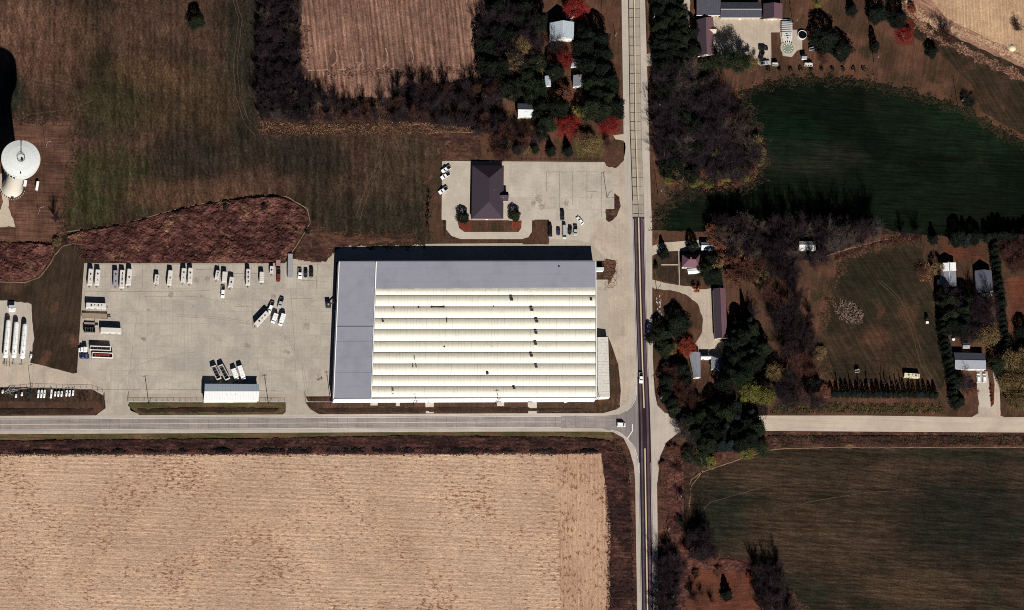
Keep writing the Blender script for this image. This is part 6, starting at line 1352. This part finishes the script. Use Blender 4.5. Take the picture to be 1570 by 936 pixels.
# the golden and yellow trees along wood edges
for i, (x, y, r, h, k, mt, lab) in enumerate([
 (301, 33, 3.6, 8.5, 'roundcon', 'needle', 'lone dark round tree in the mown field at the top'),
 (86, 335, 2.0, 10, 'tallbare', 'twig', 'two stemmed dark tree at the corner of the rough grass bank'),
 (346, 318, 1.6, 3, 'leafy', 'leaf_dark', 'dark bush at the upper rim of the rough grass bank'),
 (405, 318, 1.6, 3, 'leafy', 'leaf_dark', 'dark bush in the rough grass bank near its east end'),
 (471, 356, 1.3, 2.6, 'leafy', 'leaf_dark', 'little bush at the east tip of the rough grass bank'),
 (455, 352, 1.0, 2.4, 'leafy', 'leaf_dark', 'tiny bush just west of the east tip of the rough grass'),
 (86, 372, 2.2, 3, 'leafy', 'leaf_gold', 'straw coloured bush between the two rough grass banks'),
 (468, 160, 3.6, 6, 'leafy', 'leaf_green', 'green leafed bush low in the belt corner'),
 (488, 155, 2.8, 6, 'leafy', 'leaf_gold', 'tan leafed tree low in the belt corner'),
 (710, 334, 2.7, 5.6, 'roundcon', 'needle', 'round dark tree at the southwest corner of the office'),
 (789, 331, 2.6, 5.6, 'roundcon', 'needle', 'round dark tree at the southeast corner of the office'),
 (845, 231, 3.0, 7.0, 'conifer', 'needle', 'dark conifer on the car park edge, western of a pair'),
 (871, 231, 3.0, 7.5, 'conifer', 'needle', 'dark conifer on the car park edge, eastern of a pair'),
 (820, 228, 2.8, 6.0, 'conifer', 'needle', 'dark conifer by the yellow bush north of the car park'),
 (793, 230, 2.6, 6.0, 'conifer', 'needle', 'dark conifer northeast of the office roof'),
 (806, 229, 2.8, 4.0, 'leafy', 'leaf_gold', 'olive bush between two small conifers'),
 (862, 93, 5.2, 8, 'bigleafy', 'leaf_red', 'bright red round tree between the two farmhouses'),
 (882, 12, 6.0, 8, 'bigleafy', 'leaf_red', 'bright red tree at the top edge by the tall farmhouse'),
 (872, 193, 5.4, 8, 'bigleafy', 'leaf_red', 'red tree in the farmstead lawn above the conifer pair'),
 (932, 192, 5.0, 6, 'bigleafy', 'leaf_red', 'scarlet tree closest to the northern road'),
 (888, 172, 3.4, 8, 'leafy', 'leaf_yellow', 'yellow tree between the red ones of the farmstead'),
 (906, 222, 4.6, 8, 'bigleafy', 'leaf_gold', 'golden tree at the northeast corner of the car park'),
 (888, 210, 3.6, 8, 'leafy', 'leaf_rust', 'rust leafed tree beside the golden car park tree'),
 (930, 220, 2.3, 5, 'bare', 'twig_red', 'small reddish tree on the round verge by the farm road'),
 (866, 145, 4.4, 10, 'leafy', 'leaf_rust', 'pinkish brown tree south of the half hidden farmhouse'),
 (858, 168, 4.4, 12, 'roundcon', 'needle', 'black evergreen in the middle of the farmstead'),
 (850, 110, 4.2, 12, 'roundcon', 'needle', 'black evergreen behind the bright red round tree'),
 (852, 74, 4.0, 11, 'tallbare', 'twig', 'leafless tree in front of the tall farmhouse'),
 (798, 70, 5.0, 14, 'bigleafy', 'leaf_gold', 'tan mottled tree in the big evergreen clump'),
 (785, 94, 5.0, 14, 'bigleafy', 'leaf_gold', 'yellowish mottled tree under the big evergreen clump'),
 (825, 97, 4.6, 12, 'leafy', 'leaf_green', 'green leafed tree right of the mottled yellow one'),
 (820, 135, 5.0, 12, 'bigleafy', 'leaf_green', 'green tree between barn and pale shed'),
 (908, 130, 4.6, 14, 'bigleafy', 'leaf_green', 'green leafed tree below the huge evergreens'),
 (932, 142, 4.6, 13, 'bigleafy', 'leaf_green', 'green leafed tree at the east edge of the huge evergreens'),
 (1155, 218, 3.8, 9, 'leafy', 'leaf_yellow', 'bright yellow tree on the east rim of the wood'),
 (1100, 232, 3.2, 9, 'leafy', 'leaf_yellow', 'yellow green tree inside the wood near its south rim'),
 (1038, 258, 4.0, 8, 'leafy', 'leaf_gold', 'golden tree at the southwest rim of the wood'),
 (1026, 277, 3.0, 6, 'leafy', 'leaf_yellow', 'olive yellow bush at the southwest tip of the wood'),
 (1106, 268, 3.6, 7, 'leafy', 'leaf_yellow', 'yellow bush on the south rim of the wood'),
 (1128, 262, 3.6, 7, 'leafy', 'leaf_gold', 'golden bush on the southeast rim of the wood'),
 (1078, 266, 3.6, 8, 'leafy', 'leaf_rust', 'rust bush on the south rim of the wood'),
 (1034, 162, 4.0, 9, 'leafy', 'leaf_dark', 'olive tree near the west rim of the wood'),
 (1090, 145, 2.2, 4, 'leafy', 'leaf_red', 'small red tree at the north rim of the wood'),
 (1110, 94, 5.0, 15, 'bigleafy', 'leaf_green', 'dark green tree south of the mauve wing'),
 (1132, 96, 5.8, 17, 'bigleafy', 'leaf_green', 'dark green tree at the south end of the farmyard'),
 (1152, 98, 4.0, 8, 'leafy', 'leaf_gold', 'olive gold tree at the lawn side of the farmyard'),
 (1085, 100, 4.4, 7, 'leafy', 'leaf_green', 'green hedge tree below the stable wing'),
 (1062, 78, 3.8, 10, 'roundcon', 'needle', 'dark evergreen west of the stable wing'),
 (1060, 52, 3.4, 11, 'roundcon', 'needle', 'dark evergreen between farm lane and dark barns'),
 (1264, 62, 6.0, 14, 'roundcon', 'needle', 'large black round topped tree in the brown lawn'),
 (1290, 78, 4.8, 10, 'roundcon', 'needle', 'smaller black tree beside the large one in the brown lawn'),
 (1262, 90, 3.4, 6, 'bare', 'twig_red', 'reddish bush south of the large black tree'),
 (1255, 3, 3.2, 6, 'leafy', 'leaf_yellow', 'yellow green bush at the top edge of the brown lawn'),
 (1307, 15, 3.2, 10, 'conifer', 'needle', 'spruce near the top edge of the brown lawn'),
 (1345, 22, 4.4, 11, 'roundcon', 'needle', 'broad evergreen at the top near the wheel tracks'),
 (1376, 30, 4.0, 12, 'roundcon', 'needle', 'tall evergreen beside the red bush and wheel tracks'),
 (1386, 54, 4.4, 5, 'leafy', 'leaf_red', 'scarlet bush at the foot of the tall evergreen'),
 (1398, 14, 2.4, 4, 'leafy', 'leaf_orange', 'orange red bush at the field edge near the top'),
 (1342, 72, 2.4, 10, 'column', 'needle', 'slender dark evergreen leaning shadow in the brown lawn'),
 (1428, 80, 2.8, 6, 'roundcon', 'needle', 'single round black tree right in the brown lawn'),
 (1450, 58, 4.4, 11, 'tallbare', 'twig_red', 'bare twiggy tree with visible branches on the field edge'),
 (1484, 155, 4.0, 4, 'leafy', 'leaf_dark', 'dark bush on the bank above the green field'),
 (1560, 45, 2.8, 5, 'bare', 'twig_red', 'faint bare tree in the pale stubble field'),
 (1018, 388, 3.2, 8, 'conifer', 'needle', 'dark round tree on the lawn west of the pinkish cottage'),
 (1006, 408, 1.2, 3, 'column', 'needle', 'tiny dark shrub at the roadside walkway end'),
 (1091, 400, 3.6, 10, 'roundcon', 'needle', 'black evergreen hugging the east side of the pinkish cottage'),
 (1094, 425, 4.2, 10, 'roundcon', 'needle', 'black evergreen north of the long brown barn'),
 (1082, 415, 3.6, 10, 'roundcon', 'needle', 'black evergreen south east of the white porch'),
 (1062, 378, 2.6, 8, 'roundcon', 'needle', 'black evergreen north of the pinkish cottage'),
 (1123, 425, 3.0, 7, 'leafy', 'leaf_yellow', 'lime yellow tree southeast of the rust trees'),
 (1068, 442, 2.2, 3.5, 'shrub', 'leaf_orange', 'brown bush at the bend of the loop drive'),
 (1038, 497, 5.6, 9, 'roundcon', 'needle', 'large black tree inside the gravel loop'),
 (1054, 533, 4.6, 7, 'bigleafy', 'leaf_orange', 'orange red tree south of the gravel loop'),
 (1014, 515, 4.2, 10, 'roundcon', 'needle', 'black evergreen on the road bank west of the loop'),
 (998, 518, 2.6, 8, 'column', 'needle', 'narrow black evergreen at the road edge'),
 (1020, 535, 4.0, 9, 'roundcon', 'needle', 'dark evergreen on the road bank south of the loop'),
 (1030, 536, 3.0, 5, 'leafy', 'leaf_gold', 'golden bush beside the orange red tree'),
 (1042, 568, 3.6, 10, 'roundcon', 'needle', 'black evergreen west of the blue grey farmhouse'),
 (1035, 625, 3.8, 4, 'leafy', 'leaf_rust', 'brown round bush at the northeast corner of the junction'),
 (1138, 582, 5.2, 14, 'bigleafy', 'leaf_green', 'olive dappled tree east of the conifer clump'),
 (1150, 604, 5.4, 13, 'bigleafy', 'leaf_yellow', 'yellow green dappled tree east of the conifer clump'),
 (1174, 608, 5.0, 12, 'bigleafy', 'leaf_yellow', 'yellow tree at the southeast side of the conifer clump'),
 (1188, 572, 4.6, 11, 'bigleafy', 'leaf_gold', 'golden rust tree east of the conifer clump'),
 (1160, 545, 4.6, 12, 'roundcon', 'needle', 'dark evergreen on the east side of the conifer clump'),
 (1130, 485, 2.2, 4, 'bare', 'twig', 'small bare bush in the lawn east of the long barn'),
 (1152, 482, 4.0, 8, 'tallbare', 'twig', 'bare tree at the north tip of the conifer clump'),
 (1242, 510, 2.6, 9, 'tallbare', 'twig', 'slender dark bare tree left of the pasture'),
 (1243, 485, 1.8, 8, 'tallbare', 'twig', 'slim dark bare tree just above another left of the pasture'),
 (1257, 543, 3.6, 4, 'leafy', 'leaf_gold', 'straw yellow bush southwest of the pasture'),
 (1262, 600, 3.8, 5, 'leafy', 'leaf_rust', 'rust bush west of the conifer row'),
 (1247, 590, 3.8, 9, 'roundcon', 'needle', 'dark evergreen west of the rust bush'),
 (1247, 404, 3.4, 6, 'bare', 'twig_red', 'bare tree right below the striped shed'),
 (1265, 375, 4.2, 8, 'bare', 'twig_red', 'reddish bare tree right of the striped shed'),
 (1280, 362, 3.4, 8, 'leafy', 'leaf_gold', 'tan leafed tree in the belt right of the striped shed'),
 (1301, 355, 3.4, 8, 'leafy', 'leaf_gold', 'olive tan tree near the east end of the belt'),
 (1325, 360, 3.8, 6, 'bare', 'twig_red', 'pinkish bush at the east end of the belt'),
 (1415, 420, 3.2, 4, 'bare', 'twig_red', 'reddish bushes filling the garden bed'),
 (1432, 367, 3.0, 8, 'conifer', 'needle', 'small spruce at the northeast corner of the pasture'),
 (1385, 358, 2.2, 8, 'tallbare', 'twig', 'thin bare tree on the north rim of the pasture, western'),
 (1407, 358, 2.2, 8, 'tallbare', 'twig', 'thin bare tree on the north rim of the pasture, eastern'),
 (1468, 364, 4.2, 10, 'roundcon', 'needle', 'dark spruce in a group of three north of the houses, west'),
 (1482, 366, 4.2, 10, 'conifer', 'needle_blue', 'bluish spruce in a group of three north of the houses, middle'),
 (1494, 364, 3.4, 9, 'roundcon', 'needle', 'dark spruce in a group of three north of the houses, east'),
 (1438, 412, 3.4, 8, 'leafy', 'leaf_gold', 'tan tree leaning on the two tone house roof'),
 (1512, 515, 6.6, 13, 'bigleafy', 'leaf_gold', 'large pale gold tree north of the long slate house'),
 (1530, 560, 4.4, 11, 'roundcon', 'needle', 'dark evergreen east of the long slate house'),
 (1545, 590, 5.0, 10, 'bigleafy', 'leaf_gold', 'pale gold tree right of the gravel drive'),
 (1480, 590, 4.0, 8, 'tallbare', 'twig', 'bare tree in front of the long slate house'),
 (1492, 600, 2.8, 5, 'leafy', 'leaf_rust', 'brown bush left of the paired driveway'),
 (1472, 615, 3.2, 6, 'conifer', 'needle', 'green spruce at the roadside south of the slate house'),
 (1466, 585, 3.4, 8, 'roundcon', 'needle', 'dark evergreen at the west corner of the slate house'),
 (1568, 510, 3.4, 9, 'roundcon', 'needle', 'dark evergreen at the right edge by the red ground'),
 (1075, 705, 4.2, 5, 'leafy', 'leaf_green', 'bright green bush below the conifer clump, left'),
 (1088, 710, 3.4, 4, 'leafy', 'leaf_yellow', 'lime bush below the conifer clump, middle'),
 (1100, 700, 2.8, 4, 'leafy', 'leaf_rust', 'tan bush below the conifer clump'),
 (1145, 694, 4.0, 4, 'leafy', 'leaf_yellow', 'yellow bush below the conifer clump, right'),
 (1170, 690, 3.8, 6, 'leafy', 'leaf_green', 'dark green bush at the right foot of the conifer clump'),
 (1055, 700, 4.0, 5, 'leafy', 'leaf_dark', 'dark olive bush at the left foot of the conifer clump'),
 (1048, 665, 4.6, 10, 'spreadbare', 'twig_pale', 'pale bare tree reaching over the junction'),
 (1032, 690, 3.0, 3, 'leafy', 'leaf_rust', 'brown shrub on the southeast verge of the junction'),
 (1115, 912, 3.4, 10, 'conifer', 'needle', 'dark spruce standing on the red ground'),
 (1090, 855, 4.0, 4, 'leafy', 'leaf_rust', 'rust shrub on the upper rim of the red ground'),
 (783, 20, 4.8, 15, 'tallbare', 'twig', 'tall leafless tree at the top of the evergreen clump'),
]): tree(x, y, r, h, k, mt, lab)
litter('fallen_leaves', [(860, 20), (875, 5), (905, 10), (908, 28), (885, 34)], 2600, .22, 'leaf_red')
litter('fallen_leaves', [(845, 180), (890, 175), (892, 205), (868, 222), (850, 205)], 2200, .22, 'leaf_red')
litter('fallen_leaves', [(915, 170), (942, 150), (954, 175), (950, 205), (918, 208)], 2600, .22, 'leaf_red')
litter('fallen_leaves', [(1370, 30), (1402, 30), (1402, 70), (1372, 68)], 1500, .22, 'leaf_red')
litter('fallen_leaves', [(878, 200), (925, 205), (925, 240), (885, 242)], 1800, .2, 'leaf_yellow')
litter('fallen_leaves', [(702, 340), (722, 340), (722, 355), (710, 355)], 700, .2, 'leaf_orange')
litter('fallen_leaves', [(785, 339), (799, 339), (798, 350), (785, 350)], 500, .2, 'leaf_orange')
for x, y, k_, mt, h, rr_, lab in ((1016, 715, 'leafy', 'leaf_rust', 3, 2.0, 'low rust shrub on the southeast verge near the junction'), (1040, 722, 'bare', 'twig_red', 4, 2.6, 'reddish bare shrub where the hay field corner meets the verge'), (1046, 760, 'bare', 'twig', 4, 2.2, 'bare shrub beside the roadside pole on the southeast verge'),
        (1042, 800, 'leafy', 'leaf_dark', 4, 2.2, 'dark shrub in the ditch above the white capped post'), (1052, 838, 'leafy', 'leaf_orange', 3, 2.0, 'orange shrub under the dark trees of the southeast verge'), (1022, 842, 'bare', 'twig', 6, 2.4, 'bare tree leaning to the road at the southeast verge'), (1068, 882, 'leafy', 'leaf_rust', 3, 2.2, 'rust shrub on the red ground, northern'), (1102, 878, 'leafy', 'leaf_rust', 3, 2.6, 'rust shrub on the upper red ground, wide'),
        (1150, 884, 'leafy', 'leaf_orange', 3, 2.0, 'orange shrub at the east rim of the red ground'), (1062, 915, 'tallbare', 'twig', 9, 2.6, 'thin dark tree left of the spruce on red ground')):
    tree(x, y, rr_, h, k_, mt, lab)
# rows
for i in range(10): tree(1179+i*16.2, 106.5+random.uniform(-.8, .8), 1.15, 1.9, 'shrub', 'leaf_dark', 'small round shrub in row below the farm pool, '+('first', 'second', 'third', 'fourth', 'fifth')[min(i, 9-i)]+' from the '+('west' if i < 5 else 'east'), 'row of small round shrubs')
for i in range(21): tree(1277+i*7.9+random.uniform(-.8, .8), 604+i*.1+random.uniform(-.8, .8), 1.55, random.uniform(6, 7.5), 'column', 'needle_blue' if i % 4 == 1 else 'needle', ('bluish' if i % 4 == 1 else 'dark')+' conifer in row north of gravel road, '+nth(i, 21, 'west', 'east'), 'conifer row bluish ones' if i % 4 == 1 else 'conifer row dark ones')
for i, x in enumerate((1287, 1306, 1320, 1334, 1356, 1361, 1370, 1377, 1384, 1398, 1412)): tree(x, 586+random.uniform(-3, 2), 0.9, random.uniform(11, 15), 'sapling', 'twig_red', 'thin leafless sapling behind the conifer row, '+('middle one' if i == 5 else ('first', 'second', 'third', 'fourth', 'fifth')[min(i, 10-i)]+' from the '+('west' if i < 5 else 'east')), 'saplings behind the conifer row')
def row(a, b, n, r, h, kind, mt, lab, grp, j=1.0):
    for i in range(n):
        t = (i+.5)/n; tree(a[0]+(b[0]-a[0])*t+random.uniform(-j, j), a[1]+(b[1]-a[1])*t+random.uniform(-j, j), r*random.uniform(.85, 1.15), h*random.uniform(.85, 1.15), kind, mt, lab+', '+nth(i, n, 'north' if abs(b[1]-a[1]) > abs(b[0]-a[0]) else 'west', 'south' if abs(b[1]-a[1]) > abs(b[0]-a[0]) else 'east'), grp)
row((1440, 440), (1444, 482), 6, 2.4, 7, 'column', 'needle', 'dark hedge conifer just south of the two tone house', 'hedge south of the two tone house')
row((1441, 488), (1466, 625), 17, 2.3, 8, 'column', 'needle', 'dark hedge conifer on the east side of the pasture', 'hedge east of the pasture')
row((1452, 520), (1464, 600), 9, 1.8, 5, 'column', 'needle_blue', 'bluish hedge conifer west of the long slate house', 'bluish hedge by the slate house')
row((1524, 372), (1546, 560), 23, 2.5, 8, 'column', 'needle', 'dark conifer of the long hedge east of the bungalow', 'long hedge east of the bungalow')
row((1510, 364), (1580, 366), 9, 2.8, 10, 'column', 'needle', 'dark conifer in row below the green field', 'row at the right edge')
row((1520, 590), (1521, 618), 5, .9, 1.5, 'shrub', 'leaf_orange', 'brown shrub between driveway and gravel drive', 'shrubs by the driveway', .3)
row((657, 290), (655, 350), 6, .9, 1.6, 'shrub', 'leaf_dark', 'small dark shrub in the line west of the office', 'shrubs west of the office', .4)
row((1030, 850), (1100, 930), 5, 1.6, 4, 'bare', 'twig_red', 'small leafless bush in the red ground at the bottom', 'bushes in the red ground', 5)
